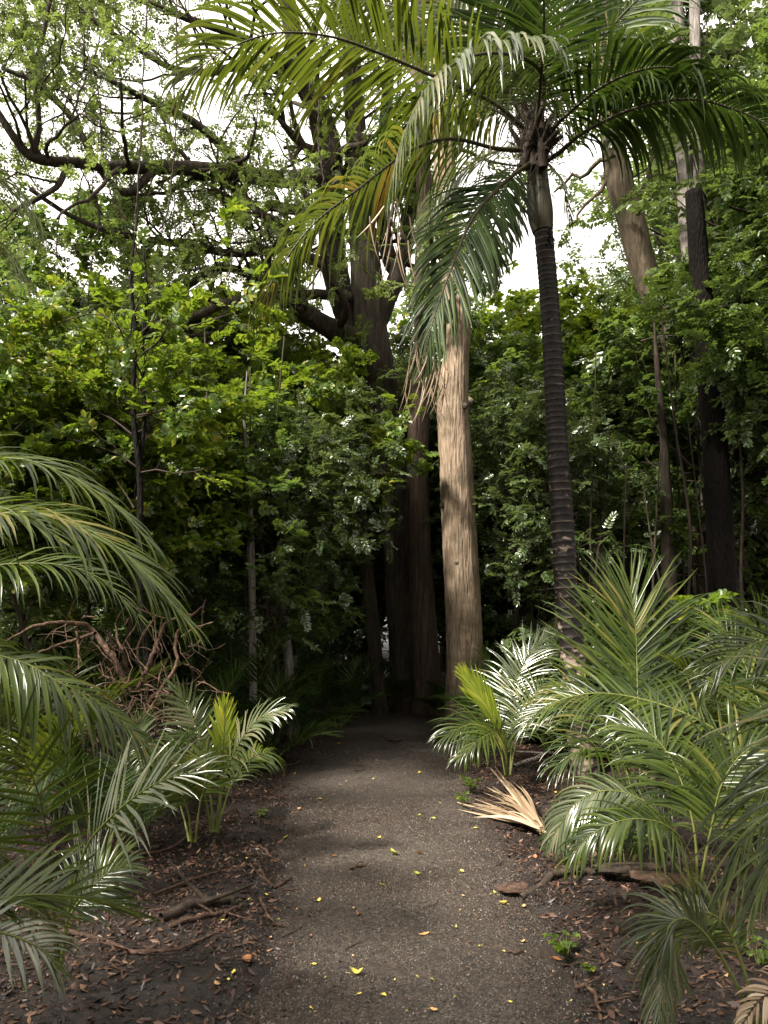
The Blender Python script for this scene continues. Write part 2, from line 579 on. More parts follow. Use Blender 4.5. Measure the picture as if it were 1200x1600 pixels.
# path edges measured in the photograph, as world points (left x, right x at distance y)
_pe = []
for py, l, r in [(1598, 395, 925), (1500, 425, 875), (1400, 432, 828), (1300, 445, 768), (1220, 455, 728), (1165, 490, 700), (1135, 520, 698)]:
    a, b = G(l, py), G(r, py)
    _pe.append((a[1], (a[0] + b[0]) / 2, (b[0] - a[0]) / 2))
_pe.insert(0, (-4.0, _pe[0][1] + 0.05, 0.65))
_c = [(x, y, hw) for (y, x, hw) in _pe]
_c += [(0.95, 12.0, 0.62), (2.6, 13.0, 0.62), (5.5, 13.7, 0.65), (10.0, 14.2, 0.65)]
PC = smooth_path(_c, 260)


def path_dist(x, y):
    """signed: distance from the centre line minus half width (negative on the path)"""
    x, y = np.atleast_1d(x), np.atleast_1d(y)
    out = np.full(x.shape, 1e9)
    for k in range(0, len(PC), 2):
        d = np.hypot(x - PC[k, 0], y - PC[k, 1]) - PC[k, 2]
        out = np.minimum(out, d)
    return out


def hgt(x, y):
    x, y = np.atleast_1d(np.asarray(x, float)), np.atleast_1d(np.asarray(y, float))
    d = path_dist(x, y)
    k = np.clip((d + 0.16 + 0.3 * (vnoise(x * 2.2, y * 2.2, 31) - .5) + .12 * (vnoise(x * 9, y * 9, 32) - .5)) / 0.4, 0, 1)
    k = k * k * (3 - 2 * k)
    b = (vnoise(x * 1.1, y * 1.1, 1) - 0.35) * 0.12 + (vnoise(x * 4, y * 4, 2) - 0.5) * 0.045 + (vnoise(x * 13, y * 13, 3) - 0.5) * 0.018
    far = np.clip((np.hypot(x, y) - 14) / 60, 0, 1)
    return -0.03 * (1 - k) + k * (b + 0.02) + far * (vnoise(x * 0.08, y * 0.08, 5)) * 1.2


def axis(lo, hi, fine_lo, fine_hi, f, c):
    a = np.arange(fine_lo, fine_hi, f)
    out, p, s = list(a), fine_lo, f
    left = []
    while p > lo:
        s *= 1.25
        p -= s
        left.append(p)
    p, s = a[-1], f
    right = []
    while p < hi:
        s *= 1.25
        p += s
        right.append(p)
    return np.array(left[::-1] + out + right)


xs = axis(-220, 220, -4.2, 4.2, 0.045, 0)
ys = axis(-200, 320, 1.0, 12.5, 0.05, 0)
X, Y = np.meshgrid(xs, ys)
Z = hgt(X.ravel(), Y.ravel())
mb = MB()
nx, ny = len(xs), len(ys)
i = (np.arange(ny - 1)[:, None] * nx + np.arange(nx - 1)[None]).ravel()
mb.add(np.stack([X.ravel(), Y.ravel(), Z], -1), np.stack([i, i + 1, i + nx + 1, i + nx], -1))
tag(mb.build('ground', M['ground']), 'dark leaf-littered forest floor either side of the path', kind='structure')

# path sheet
mb = MB()
nc = 41
T = nrm(np.gradient(PC[:, :2], axis=0))
pp = smooth_path(PC, 700)
T = nrm(np.gradient(pp[:, :2], axis=0))
Nn = np.stack([T[:, 1], -T[:, 0]], -1)
u = np.linspace(-1, 1, nc)
wob = 1 + 0.0 * pp[:, 2]
XY = pp[:, None, :2] + Nn[:, None] * (u[None, :, None] * (pp[:, 2] + 0.22)[:, None, None])
xx, yy = XY[..., 0].ravel(), XY[..., 1].ravel()
uu = np.abs(np.tile(u, len(pp)))
zz = 0.006 + 0.016 * (1 - uu ** 2) + (vnoise(xx * 5, yy * 5, 8) - 0.5) * 0.012 + (vnoise(xx * 17, yy * 17, 9) - 0.5) * 0.006 - np.clip((uu - 0.78) / 0.22, 0, 1) ** 2 * 0.05
i = (np.arange(len(pp) - 1)[:, None] * nc + np.arange(nc - 1)[None]).ravel()
mb.add(np.stack([xx, yy, zz], -1), np.stack([i, i + 1, i + nc + 1, i + nc], -1), None, uu)
tag(mb.build('path', M['path'], att='margin'), 'grey brown gravel walking path curving into the forest', kind='structure')


def path_z(x, y):
    x, y = np.atleast_1d(np.asarray(x, float)), np.atleast_1d(np.asarray(y, float))
    best, hw = np.full(x.shape, 1e9), np.ones(x.shape)
    for k in range(len(PC)):
        d = np.hypot(x - PC[k, 0], y - PC[k, 1])
        m_ = d < best
        best = np.where(m_, d, best)
        hw = np.where(m_, PC[k, 2], hw)
    u_ = np.clip(best / (hw + .22), 0, 1)
    return 0.006 + 0.016 * (1 - u_ ** 2) + (vnoise(x * 5, y * 5, 8) - 0.5) * 0.012 + (vnoise(x * 17, y * 17, 9) - 0.5) * 0.006 - np.clip((u_ - 0.78) / 0.22, 0, 1) ** 2 * 0.05


def surf(x, y):
    return np.maximum(hgt(x, y), np.where(path_dist(x, y) < .2, path_z(x, y), -1))


def scatter(n, xr, yr, dfun, drift=False):
    x = RNG.uniform(*xr, n * 3)
    y = yr[0] + (yr[1] - yr[0]) * RNG.uniform(0, 1, n * 3) ** 1.5
    p = dfun(path_dist(x, y))
    p = p * np.clip(.35 + 1.3 * vnoise(x * 2.6, y * 2.6, 40), 0, 1) if drift else p
    keep = RNG.uniform(0, 1, n * 3) < p
    x, y = x[keep][:n], y[keep][:n]
    return x, y


def rotmats(n, tilt=0.4):
    yaw = RNG.uniform(0, 2 * math.pi, n)
    a = RNG.normal(0, tilt, n)
    b = RNG.normal(0, tilt, n)
    z = np.zeros(n)
    o = np.ones(n)
    Rz = np.stack([np.cos(yaw), -np.sin(yaw), z, np.sin(yaw), np.cos(yaw), z, z, z, o], -1).reshape(n, 3, 3)
    Rx = np.stack([o, z, z, z, np.cos(a), -np.sin(a), z, np.sin(a), np.cos(a)], -1).reshape(n, 3, 3)
    Ry = np.stack([np.cos(b), z, np.sin(b), z, o, z, -np.sin(b), z, np.cos(b)], -1).reshape(n, 3, 3)
    return Rz @ Rx @ Ry


def instance(mb, tv, tq, tt, pos, Rm, sc):
    """write n copies of a small template into one mesh"""
    n, k = len(pos), len(tv)
    sc = np.asarray(sc, float)
    if sc.ndim == 1:
        sc = sc[:, None]
    v = np.einsum('nij,nkj->nki', Rm, tv[None] * sc[:, None]) + pos[:, None]
    off = (np.arange(n) * k)[:, None, None]
    mb.add(v.reshape(-1, 3), (tq[None] + off).reshape(-1, 4) if tq is not None and len(tq) else None,
           (tt[None] + off).reshape(-1, 3) if tt is not None and len(tt) else None)


# loose stones of the path
mb = MB()
x, y = scatter(90000, (-1.6, 2.2), (2.2, 9.5), lambda d: np.where(d < 0.0, 1.0, np.clip(1 - d / 0.25, 0, 1) * 0.6))
z = surf(x, y)
tv = np.array([(1, 0, 0), (-1, 0, 0), (0, 1, 0), (0, -1, 0), (0, 0, .6), (0, 0, -.6)], float)
tt = np.array([(0, 2, 4), (2, 1, 4), (1, 3, 4), (3, 0, 4), (2, 0, 5), (1, 2, 5), (3, 1, 5), (0, 3, 5)])
s = np.abs(RNG.normal(0, 1, len(x))) * 0.0024 + 0.0022
instance(mb, tv, None, tt, np.stack([x, y, z], -1), rotmats(len(x), 0.5), np.stack([s * RNG.uniform(.7, 1.4, len(x)), s, s], -1))
tag(mb.build('path_stones', M['pebble'], smooth=False), 'fine loose gravel stones over the path surface', 'gravel', kind='stuff')

# crumbs of soil
mb = MB()
x, y = scatter(60000, (-4.5, 5), (2.1, 9), lambda d: np.where(d < -0.2, 0.04, np.where(d < 0.05, .1 + (d + 0.2) * 2, 1.0)), True)
s = 0.0025 + RNG.uniform(0, 1, len(x)) ** 5 * 0.011
instance(mb, tv, None, tt, np.stack([x, y, surf(x, y)], -1), rotmats(len(x), 0.6), np.stack([s * RNG.uniform(.8, 1.5, len(x)), s, s], -1))
tag(mb.build('soil_crumbs', M['crumb'], smooth=False), 'dark crumbs of damp soil between the dead leaves', 'soil', kind='stuff')

# leaf litter
mb = MB()
tv = np.array([(-1, 0, .1), (-.3, .42, .25), (.45, .33, 0.1), (1, 0, .3), (.4, -.36, .2), (-.35, -.4, 0), ], float)
tq = np.array([(0, 1, 2, 3), (0, 3, 4, 5)])
x, y = scatter(160000, (-5, 5.5), (2.0, 13), lambda d: np.where(d < -0.35, 0.025, np.where(d < 0.05, .05 + (d + 0.35) * 1.6, 1.0)), True)
d = path_dist(x, y)
z = surf(x, y) + 0.004
s = (0.0045 + RNG.uniform(0, 1.0, len(x)) ** 2.6 * 0.026) * np.where(d < 0, 0.55, 1.0)
instance(mb, tv, tq, None, np.stack([x, y, z], -1), rotmats(len(x), 0.3), np.stack([s, s * RNG.uniform(.4, 1, len(x)), s], -1))
tag(mb.build('leaf_litter', M['litter'], smooth=False), 'brown dead leaf litter covering the forest floor', 'leaf litter', kind='stuff')

# fine twigs in the litter
mb = MB()
x, y = scatter(1500, (-4, 4.5), (2.0, 10), lambda d: np.where(d < -0.1, 0.03, 1.0))
for k in range(len(x)):
    a = RNG.uniform(0, 6.28)
    ln = RNG.uniform(0.05, 0.22)
    c = V3(x[k], y[k], float(surf(x[k], y[k])[0]) + 0.006)
    dv = V3(math.cos(a), math.sin(a), RNG.normal(0, .08))
    side = V3(-math.sin(a), math.cos(a), 0) * RNG.normal(0, .08) * ln
    P = np.array([c - dv * ln / 2, c + side, c + dv * ln / 2])
    r = RNG.uniform(0.0012, 0.004)
    tube(mb, P, [r, r, r * .5], 4)
tag(mb.build('twig_litter', M['stick']), 'small broken twigs strewn through the leaf litter', 'twigs', kind='stuff')


# ------------------------------------------------------------------ foliage
def leaflet(base, dirv, ln, wd, fold=0.25, up=V3(0, 0, 1)):
    d = nrm(dirv)
    s = nrm(np.cross(d, up))
    n = np.cross(s, d)
    b = np.asarray(base, float)
    v = [b, b + d * ln * .35 + s * wd + n * wd * fold, b + d * ln * .75 + s * wd * .75 + n * wd * fold - V3(0, 0, .04) * ln,
         b + d * ln - n * ln * .14, b + d * ln * .75 - s * wd * .75 + n * wd * fold - V3(0, 0, .04) * ln, b + d * ln * .35 - s * wd + n * wd * fold]
    return np.array(v), [(0, 1, 2, 3), (0, 3, 4, 5)]


def spray_template(kind, rs):
    """a leafy twig end, about 1 unit long, growing along +X, upper side +Z"""
    vs, qs, n = [], [], 0

    def put(v, q):
        nonlocal n
        vs.append(v)
        qs.append(np.array(q) + n)
        n += len(v)
    if kind == 'broad':                 # rosette of compound leaves with rounded leaflets
        for k in range(4):
            u = 0.25 + 0.6 * (k / 3)
            for sgn in (-1, 1):
                a = sgn * (1.25 - 0.45 * k / 3) + rs.normal(0, .12)
                put(*leaflet((u - .1, 0, -0.12 * u * u), V3(math.cos(a), math.sin(a), rs.normal(-.1, .2)), rs.uniform(.42, .56), rs.uniform(.13, .17)))
        put(*leaflet((.8, 0, -.1), V3(1, rs.normal(0, .1), -.2), .5, .16))
    elif kind == 'small':               # pinnate twig with many small leaflets
        for k in range(6):
            u = 0.1 + 0.8 * (k / 5)
            for sgn in (-1, 1):
                a = sgn * (1.15 - 0.35 * k / 5) + rs.normal(0, .15)
                put(*leaflet((u, 0, -0.15 * u * u), V3(math.cos(a), math.sin(a), rs.normal(-.05, .25)), rs.uniform(.24, .34), rs.uniform(.065, .09)))
        put(*leaflet((.92, 0, -.14), V3(1, 0, -.2), .3, .08))
    else:                               # far: few larger leaves, one quad each
        for k in range(7):
            c = V3(rs.uniform(0, 1), rs.uniform(-.4, .4), rs.uniform(-.2, .2))
            a = rs.uniform(0, 6.28)
            d, s = V3(math.cos(a), math.sin(a), rs.normal(0, .3)), V3(-math.sin(a), math.cos(a), rs.normal(0, .3))
            put(np.array([c - d * .2, c + s * .085, c + d * .22, c - s * .085]), [(0, 1, 2, 3)])
    return np.concatenate(vs), np.concatenate(qs)


_rs = np.random.default_rng(3)
SPR = {k: [spray_template(k, _rs) for _ in range(4)] for k in ('broad', 'small', 'far')}


def leaves(mb, pos, dirs, size, kind='small', rng=RNG, tilt=0.45):
    """sprays at pos growing along dirs"""
    pos = np.asarray(pos, float)
    dirs = nrm(np.asarray(dirs, float))
    n = len(pos)
    if n == 0:
        return
    up = nrm(V3(0, 0, 1)[None] + rng.normal(0, tilt, (n, 3)))
    Yv = nrm(np.cross(up, dirs))
    Zv = np.cross(dirs, Yv)
    Rm = np.stack([dirs, Yv, Zv], -1)
    sz = size * rng.uniform(.7, 1.25, n)
    which = rng.integers(0, 4, n)
    for t in range(4):
        k = which == t
        if k.any():
            tv, tq = SPR[kind][t]
            instance(mb, tv, tq, None, pos[k], Rm[k], np.repeat(sz[k][:, None], 3, 1))


def grow(mb, p0, d, ln, r0, lev, maxlev, tips, rng, up=0.12, wig=0.22, kids=(3, 5), ang=(0.5, 1.1), shrink=(0.45, 0.65), flat=1.0):
    n = max(4, min(9, int(ln / 0.16)))
    P = [np.asarray(p0, float)]
    d = nrm(np.asarray(d, float))
    D = [d]
    for k in range(n):
        d = nrm(d + rng.normal(0, wig, 3) + V3(0, 0, up * 0.5))
        P.append(P[-1] + d * ln / n)
        D.append(d)
    P = np.array(P)
    rad = r0 * np.linspace(1, 0.4, n + 1)
    tube(mb, P, rad, 6 if lev == 0 else (5 if lev == 1 else 3), cap=False)
    if lev >= maxlev:
        for k in range(1, n + 1, 1 if n < 6 else 2):
            tips.append((P[k], D[k] + rng.normal(0, .5, 3)))
        tips.append((P[-1], D[-1]))
        return
    for k in range(rng.integers(*kids) if kids[0] < kids[1] else kids[0]):
        u = rng.uniform(.25, 1)
        j = min(n, int(u * n + .5))
        a = rng.uniform(*ang)
        ax = nrm(np.cross(D[j], rng.normal(0, 1, 3)))
        nd = D[j] * math.cos(a) + ax * math.sin(a)
        nd[2] = nd[2] * flat + 0.05
        grow(mb, P[j], nd, ln * rng.uniform(*shrink), max(0.003, rad[j] * .62), lev + 1, maxlev, tips, rng, up, wig, kids, ang, shrink, flat)


def trunk_prof(n, m, rs, amp=0.07, twist=1.0, flute=5):
    th = np.linspace(0, 2 * math.pi, n, endpoint=False)[None]
    s = np.linspace(0, 1, m)[:, None]
    out = np.ones((m, n))
    for f in (2, 3, flute, flute * 2 + 1):
        out += amp * rs.uniform(.3, 1) * (2.5 / (f + 1)) * np.sin(f * th + rs.uniform(0, 6) + twist * s * rs.uniform(-3, 3) + .6 * np.sin(s * rs.uniform(6, 25)))
    out += rs.normal(0, amp * .18, (m, n))
    return out


def trunk_px(pts, D, step=0.09):
    """pts: (px, py, width_px); D scalar or per point -> points, radii"""
    if np.isscalar(D) and pts[0][1] > 900:
        yg = 950 + CAM_H * FPX / D + 14
        if pts[0][1] < yg:
            a, b = pts[0], pts[1]
            sl = (a[0] - b[0]) / max(1, a[1] - b[1])
            pts = [(a[0] + sl * (yg - a[1]) * .7, yg, a[2] * 1.12)] + list(pts)
    Ds = [D] * len(pts) if np.isscalar(D) else D
    A = []
    for (px, py, wp), dd in zip(pts, Ds):
        p = W(px, py, dd)
        dist = dd * CP + (p[2] - CAM_H) * SP
        A.append((*p, wp / 2 * dist / FPX * 1.0))
    ln = sum(np.linalg.norm(np.array(A[k + 1][:3]) - np.array(A[k][:3])) for k in range(len(A) - 1))
    S = smooth_path(A, max(12, int(ln / step)))
    return S[:, :3], S[:, 3]


def sapling(name, h, rs, kind, size, mat, bark, h0=0.25, spread=0.35, nbr=22, r=0.03, maxlev=1, lean=0.1, dens=1.0, tall=1.0, kids=(3, 5), extra=2):
    """young tree around the origin: empty > trunk, crown"""
    root = empty(name)
    tm, cm = MB(), MB()
    P = [V3(0, 0, -.1)]
    d = nrm(V3(rs.normal(0, lean), rs.normal(0, lean), 1))
    n = 14
    for k in range(n):
        d = nrm(d + V3(rs.normal(0, .07), rs.normal(0, .07), 0.05))
        P.append(P[-1] + d * h / n)
    P = np.array(P)
    rad = np.linspace(1, .18, n + 1) * r
    tube(tm, P, rad, 8)
    tips = []
    for k in range(nbr):
        u = h0 + (1 - h0) * (k + rs.uniform(0, 1)) / nbr
        f = u * n
        j = min(n - 1, int(f))
        p = P[j] + (P[j + 1] - P[j]) * (f - j)
        a = k * 2.4 + rs.normal(0, .4)
        prof = math.sin(math.pi * min(1, max(0.08, (u - h0) / (1 - h0) * .72 + .25))) ** .7
        ln = h * spread * prof * rs.uniform(.65, 1.15)
        grow(tm, p, V3(math.cos(a), math.sin(a), rs.uniform(.1, .7)), ln, max(.006, rad[j] * .5), 1 if maxlev > 1 else 0, maxlev, tips, rs, kids=kids, wig=.2)
    pos, dr = [], []
    for (p, dd) in tips:
        for e in range(extra):
            if rs.uniform() < dens:
                pos.append(p + rs.normal(0, size * .35, 3))
                dr.append(dd * (1, 1, .5) + rs.normal(0, .5, 3) + V3(0, 0, -.15))
    leaves(cm, pos, dr, size, kind, rs)
    tm.build('trunk', M[bark], root)
    cm.build('crown', M[mat], root, smooth=False)
    return root


# ------------------------------------------------------------------ palms
def frond(curve, leaf_len, parent, rs, mat='palm', rib='midrib', npairs=44, face=(0, 0, 1), droop=0.35, width=0.014, vee=0.35,
          bare=0.12, rr=0.012, ang=(1.15, .45), K=6, name='frond', twist=0.0, jit=.06, stiff_in=0.0):
    """pinnate palm leaf along a world curve; face = direction its upper side looks"""
    C = smooth_path(curve, 64)
    seg = np.linalg.norm(np.diff(C, axis=0), axis=1)
    s = np.concatenate([[0], np.cumsum(seg)]) / seg.sum()
    T = nrm(np.gradient(C, axis=0))
    U = np.linspace(bare, 1, npairs) + rs.normal(0, .002, npairs)
    U = np.clip(U, 0, 1)
    at = lambda A: np.stack([np.interp(U, s, A[:, k]) for k in range(3)], -1)
    P, t = at(C), nrm(at(T))
    fc = np.asarray(face, float)
    S = nrm(np.cross(t, fc[None]))
    N = np.cross(S, t)
    env = leaf_len * np.interp((U - bare) / (1 - bare), [0, .12, .35, .7, .92, 1], [.45, .85, 1, .8, .5, .38])
    aa = np.interp((U - bare) / (1 - bare), [0, .5, 1], [ang[0], (ang[0] + ang[1]) / 2 + .12, ang[1] * .6])
    mb = MB()
    for sg in (-1, 1):
        n = npairs
        l = env * rs.uniform(.86, 1.08, n)
        a = aa + rs.normal(0, jit, n)
        v = vee + rs.normal(0, jit, n)
        sv = S * sg
        d = np.cos(a)[:, None] * t + np.sin(a)[:, None] * (sv * np.cos(v)[:, None] + N * np.sin(v)[:, None])
        d = nrm(d)
        wd = nrm(t - (t * d).sum(-1, keepdims=True) * d)
        wd = nrm(wd + N * twist * sg)
        p = P.copy() + sv * rr * .5
        dr = droop * (rs.uniform(.7, 1.35, n) + (rs.uniform(0, 1, n) < .07) * rs.uniform(.8, 2.2, n))[:, None]
        l = l * np.where(rs.uniform(0, 1, n) < .06, rs.uniform(.3, .8, n), 1)
        wprof = [.45, .95, 1, .92, .72, .45, .04] if K == 6 else np.interp(np.linspace(0, 1, K + 1), [0, .15, .4, .75, 1], [.45, .95, 1, .65, .04])
        rows = []
        for k in range(K + 1):
            wd = nrm(wd - (wd * d).sum(-1, keepdims=True) * d)
            bn = np.cross(wd, d)
            wv = (width * wprof[k] * np.clip(l / leaf_len, .5, 1))[:, None]
            rows.append(np.stack([p - wd * wv, p + bn * wv * .35, p + wd * wv], 1))
            p = p + d * (l / K)[:, None]
            d = nrm(d + V3(0, 0, -1) * dr * (k + 1) / K + rs.normal(0, .045, (n, 3)))
        A = np.stack(rows, 1)          # n, K+1, 3, 3
        v_ = A.reshape(-1, 3)
        b = (np.arange(n) * (K + 1) * 3)[rs.uniform(0, 1, n) > .035][:, None, None]
        kk = (np.arange(K) * 3)[None, :, None]
        cc = np.arange(2)[None, None]
        i0 = b + kk + cc
        q = np.stack([i0, i0 + 1, i0 + 4, i0 + 3], -1).reshape(-1, 4)
        mb.add(v_, q)
    o = mb.build(name, M[mat], parent)
    m2 = MB()
    tube(m2, C, rr * np.interp(s, [0, .15, 1], [1.5, 1, .18]), 6)
    r = m2.build('midrib', M[rib], o)
    if parent is not None:
        o.matrix_parent_inverse = Matrix.Translation(-parent.location)
    return o


def arc(base, az, el, ln, sag, n=9):
    """rachis curve leaving base at azimuth/elevation and bending down"""
    P = [np.asarray(base, float)]
    d = V3(math.cos(az) * math.cos(el), math.sin(az) * math.cos(el), math.sin(el))
    for k in range(n):
        P.append(P[-1] + d * ln / n)
        d = nrm(d + V3(0, 0, -1) * sag * (0.4 + 1.2 * k / n) / n * 2)
    return np.array(P)


def palm_plant(base, n, ln, rs, label=None, group=None, mat='palm', el=(0.7, 1.35), sag=.55, leaf=.32, npairs=30, az0=None, width=.011, name='young_palm', local=False, K=5, face=None):
    root = empty(name, (0, 0, 0) if local else base)
    b = V3(0, 0, 0) if local else np.asarray(base, float)
    for k in range(n):
        az = (az0 if az0 is not None else 0) + k * 2.4 + rs.normal(0, .3)
        e = rs.uniform(*el)
        L_ = ln * rs.uniform(.75, 1.15)
        c = arc(b + V3(math.cos(az), math.sin(az), 0) * .03, az, e, L_, sag * rs.uniform(.7, 1.3))
        up = V3(-math.cos(az) * .7, -math.sin(az) * .7, 1)
        frond(c, leaf * rs.uniform(.85, 1.15), root, rs, mat=mat, npairs=npairs, face=up, droop=rs.uniform(.1, .35), width=width, bare=.28, rr=.007, rib='midrib_green', K=K)
    if label:
        tag(root, label, 'palm', group)
    return root


def FP(pts):
    """frond curve from (px, py, D)"""
    return np.array([W(*p) for p in pts])


# ---- the tall palm
rs = np.random.default_rng(21)
tp = empty('palm_tree', G(905, 1205))
tag(tp, 'tall palm with ringed dark trunk and arching fronds right of the path', 'palm')
DP = 7.6
P, Rr = trunk_px([(919, 1240, 46), (906, 1150, 40), (895, 1020, 38), (885, 930, 36), (878, 800, 34), (870, 680, 32), (864, 560, 30), (857, 450, 29), (848, 350, 29)], DP, .008)
m_ = len(P)
zc = np.cumsum(np.r_[0, np.linalg.norm(np.diff(P, axis=0), axis=1)])
per = np.interp(zc, [0, zc[-1]], [.105, .058]) * (.7 + .6 * vnoise(zc * 6, zc * 0, 77))
ph = np.cumsum(np.r_[0, np.diff(zc) / per[1:]])
fr = ph % 1
ring = np.exp(-((fr - .5) / .16) ** 2)
prof = (1 + .05 * ring)[:, None] * trunk_prof(28, m_, rs, .014, .5)
mb = MB()
tube(mb, P, Rr, 28, prof, att=ring)
t_ = mb.build('trunk', M['palm_trunk'], tp, att='ring')
mb = MB()
P, Rr = trunk_px([(848, 362, 32), (845, 340, 39), (842, 310, 38), (840, 275, 33), (838, 225, 26), (837, 170, 16)], DP, .03)
tube(mb, P, Rr, 20, trunk_prof(20, len(P), rs, .03))
t2 = mb.build('crownshaft', M['crownshaft'], tp)
# fibres and old flower stalk under the crown
mb = MB()
for k in range(420):
    c = W(838 + rs.normal(0, 22), 195 + rs.normal(0, 45), DP + rs.normal(0, .16))
    d = nrm(V3(rs.normal(0, .5), rs.normal(0, .4), rs.normal(-.2, .8)))
    Q = [c]
    for e in range(4):
        d = nrm(d + rs.normal(0, .25, 3) + V3(0, 0, -.15))
        Q.append(Q[-1] + d * rs.uniform(.03, .09))
    tube(mb, Q, np.linspace(.006, .002, 5), 4)
for k in range(13):
    a0, a1 = W(836 + rs.normal(0, 9), 262, DP + rs.normal(0, .07)), W(836 + (k - 6) * 7.5 + rs.normal(0, 5), 150 + abs(k - 6) * 9 + rs.normal(0, 12), DP + rs.normal(0, .3))
    tube(mb, smooth_path([a0, (a0 + a1) / 2 + V3((k - 6) * -.004, 0, 0), a1], 8), np.linspace(.055, .022, 8), 8)
t3 = mb.build('fibres', M['fibre'], tp)
mb = MB()
for k in range(16):
    c = W(856 + rs.normal(0, 3), 372 + rs.normal(0, 6), DP - .1 + rs.normal(0, .03))
    d = nrm(V3(rs.uniform(.2, 1), rs.normal(0, .4), rs.normal(-.3, .5)))
    Q = [c]
    for e in range(4):
        d = nrm(d + rs.normal(0, .3, 3) + V3(0, 0, -.2))
        Q.append(Q[-1] + d * rs.uniform(.015, .035))
    tube(mb, Q, np.linspace(.009, .003, 5), 5)
t4 = mb.build('flower_stalk', M['bark_black'], tp)
rebase(tp, t_, t2, t3, t4)

HF = [
    # curve (px,py,D), leaf length, mat, face, droop, vee, twist, npairs
    ([(834, 215, 7.6), (770, 160, 7.3), (675, 118, 6.9), (600, 86, 6.6), (520, 58, 6.4), (430, 52, 6.2), (350, 80, 6.1), (290, 125, 6.0)], 1.15, 'palm', (-.15, .55, .8), .5, .15, 76),
    ([(838, 200, 7.6), (850, 125, 7.1), (810, 88, 6.5), (735, 88, 6.0), (670, 135, 5.7), (630, 215, 5.5), (608, 300, 5.4)], .85, 'palm_sheen', (-.5, .1, 1), .9, -.2, 70),
    ([(826, 235, 7.6), (775, 232, 7.3), (705, 217, 6.9), (640, 236, 6.6), (560, 295, 6.4), (490, 350, 6.3), (440, 415, 6.3), (405, 475, 6.3)], .95, 'palm_yellow', (-.5, .4, .8), 1.0, .05, 76),
    ([(828, 255, 7.5), (785, 288, 7.1), (738, 342, 6.8), (705, 420, 6.6), (680, 490, 6.5), (662, 560, 6.5)], .85, 'palm_dark', (-.2, -1, -.05), .45, .0, 76),
    ([(845, 255, 7.6), (872, 240, 7.5), (915, 205, 7.2), (990, 170, 7.0), (1075, 155, 6.8), (1150, 172, 6.7), (1215, 205, 6.6), (1260, 250, 6.6)], .95, 'palm_dark', (.12, .35, .9), 1.7, .25, 70),
    ([(832, 200, 7.6), (815, 140, 7.4), (795, 80, 7.2), (772, 0, 7.0), (740, -90, 6.8)], .8, 'palm_dark', (-.3, -1, .1), .12, .1, 44),
    ([(842, 200, 7.6), (855, 140, 7.5), (868, 80, 7.4), (882, 0, 7.3), (900, -100, 7.3)], .75, 'palm_dark', (.1, -1, .1), .12, .1, 44),
    ([(846, 210, 7.6), (880, 150, 7.6), (925, 82, 7.5), (985, 10, 7.3), (1060, -50, 7.1)], .9, 'palm_dark', (.2, -.9, .3), .35, .1, 48),
    ([(830, 205, 7.6), (790, 130, 7.5), (735, 50, 7.3), (665, -20, 7.2), (590, -60, 7.0)], .9, 'palm', (-.3, -.9, .35), .25, .1, 50),
    ([(832, 215, 7.7), (800, 150, 8.1), (730, 90, 8.5), (640, 20, 8.9), (540, 0, 9.2), (460, 30, 9.4)], .9, 'palm', (-.2, .6, .8), .4, .1, 56),
    ([(845, 225, 7.7), (880, 160, 8.2), (930, 110, 8.7), (1000, 90, 9.2), (1080, 120, 9.6)], .85, 'palm', (.2, .6, .8), .5, .1, 52),
    ([(835, 240, 7.7), (800, 232, 8.1), (745, 250, 8.5), (690, 300, 8.8), (650, 380, 9.0)], .65, 'palm', (-.2, -.8, .5), .55, 0, 44),
    ([(838, 210, 7.5), (845, 120, 7.0), (850, 20, 6.3), (840, -120, 5.7)], .8, 'palm_dark', (0, -.6, .6), .25, .1, 40),
    ([(828, 215, 7.6), (780, 175, 7.8), (710, 160, 8.0), (640, 190, 8.2), (590, 260, 8.3), (565, 330, 8.4)], .85, 'palm_dark', (-.4, .4, .8), .9, .1, 56),
    ([(848, 220, 7.6), (885, 180, 7.3), (950, 130, 7.0), (1030, 105, 6.8), (1110, 120, 6.6)], .8, 'palm_dark', (.1, .4, .9), .8, .2, 56),
    ([(836, 200, 7.6), (822, 120, 7.8), (800, 40, 8.0), (760, -50, 8.2)], .9, 'palm_dark', (-.3, -1, .1), .2, .1, 48),
    ([(845, 250, 7.7), (862, 262, 8.2), (880, 290, 8.7), (892, 350, 9.0)], .4, 'palm', (.3, -.8, .3), .5, 0, 26),
    ([(832, 250, 7.6), (800, 275, 7.5), (778, 330, 7.4), (762, 400, 7.4), (752, 450, 7.4)], .5, 'palm_dark', (-.1, -1, .2), .45, 0, 40),
]
for c, ll, mt, fc, dr, ve, npr in HF:
    f_ = frond(FP(c), ll, tp, rs, mt, 'midrib', npr, fc, dr, .017 if fc[2] < 0 else .021, ve, .14, .02, jit=.06, ang=(.85, .3) if fc[2] < 0 else (1.15, .45))
    if mt == 'palm_sheen': f_['label'] = 'frond with silvery sheen in its colour arching toward the path'
    if mt == 'palm_yellow': f_['label'] = 'frond with yellowing leaflets drooping left'
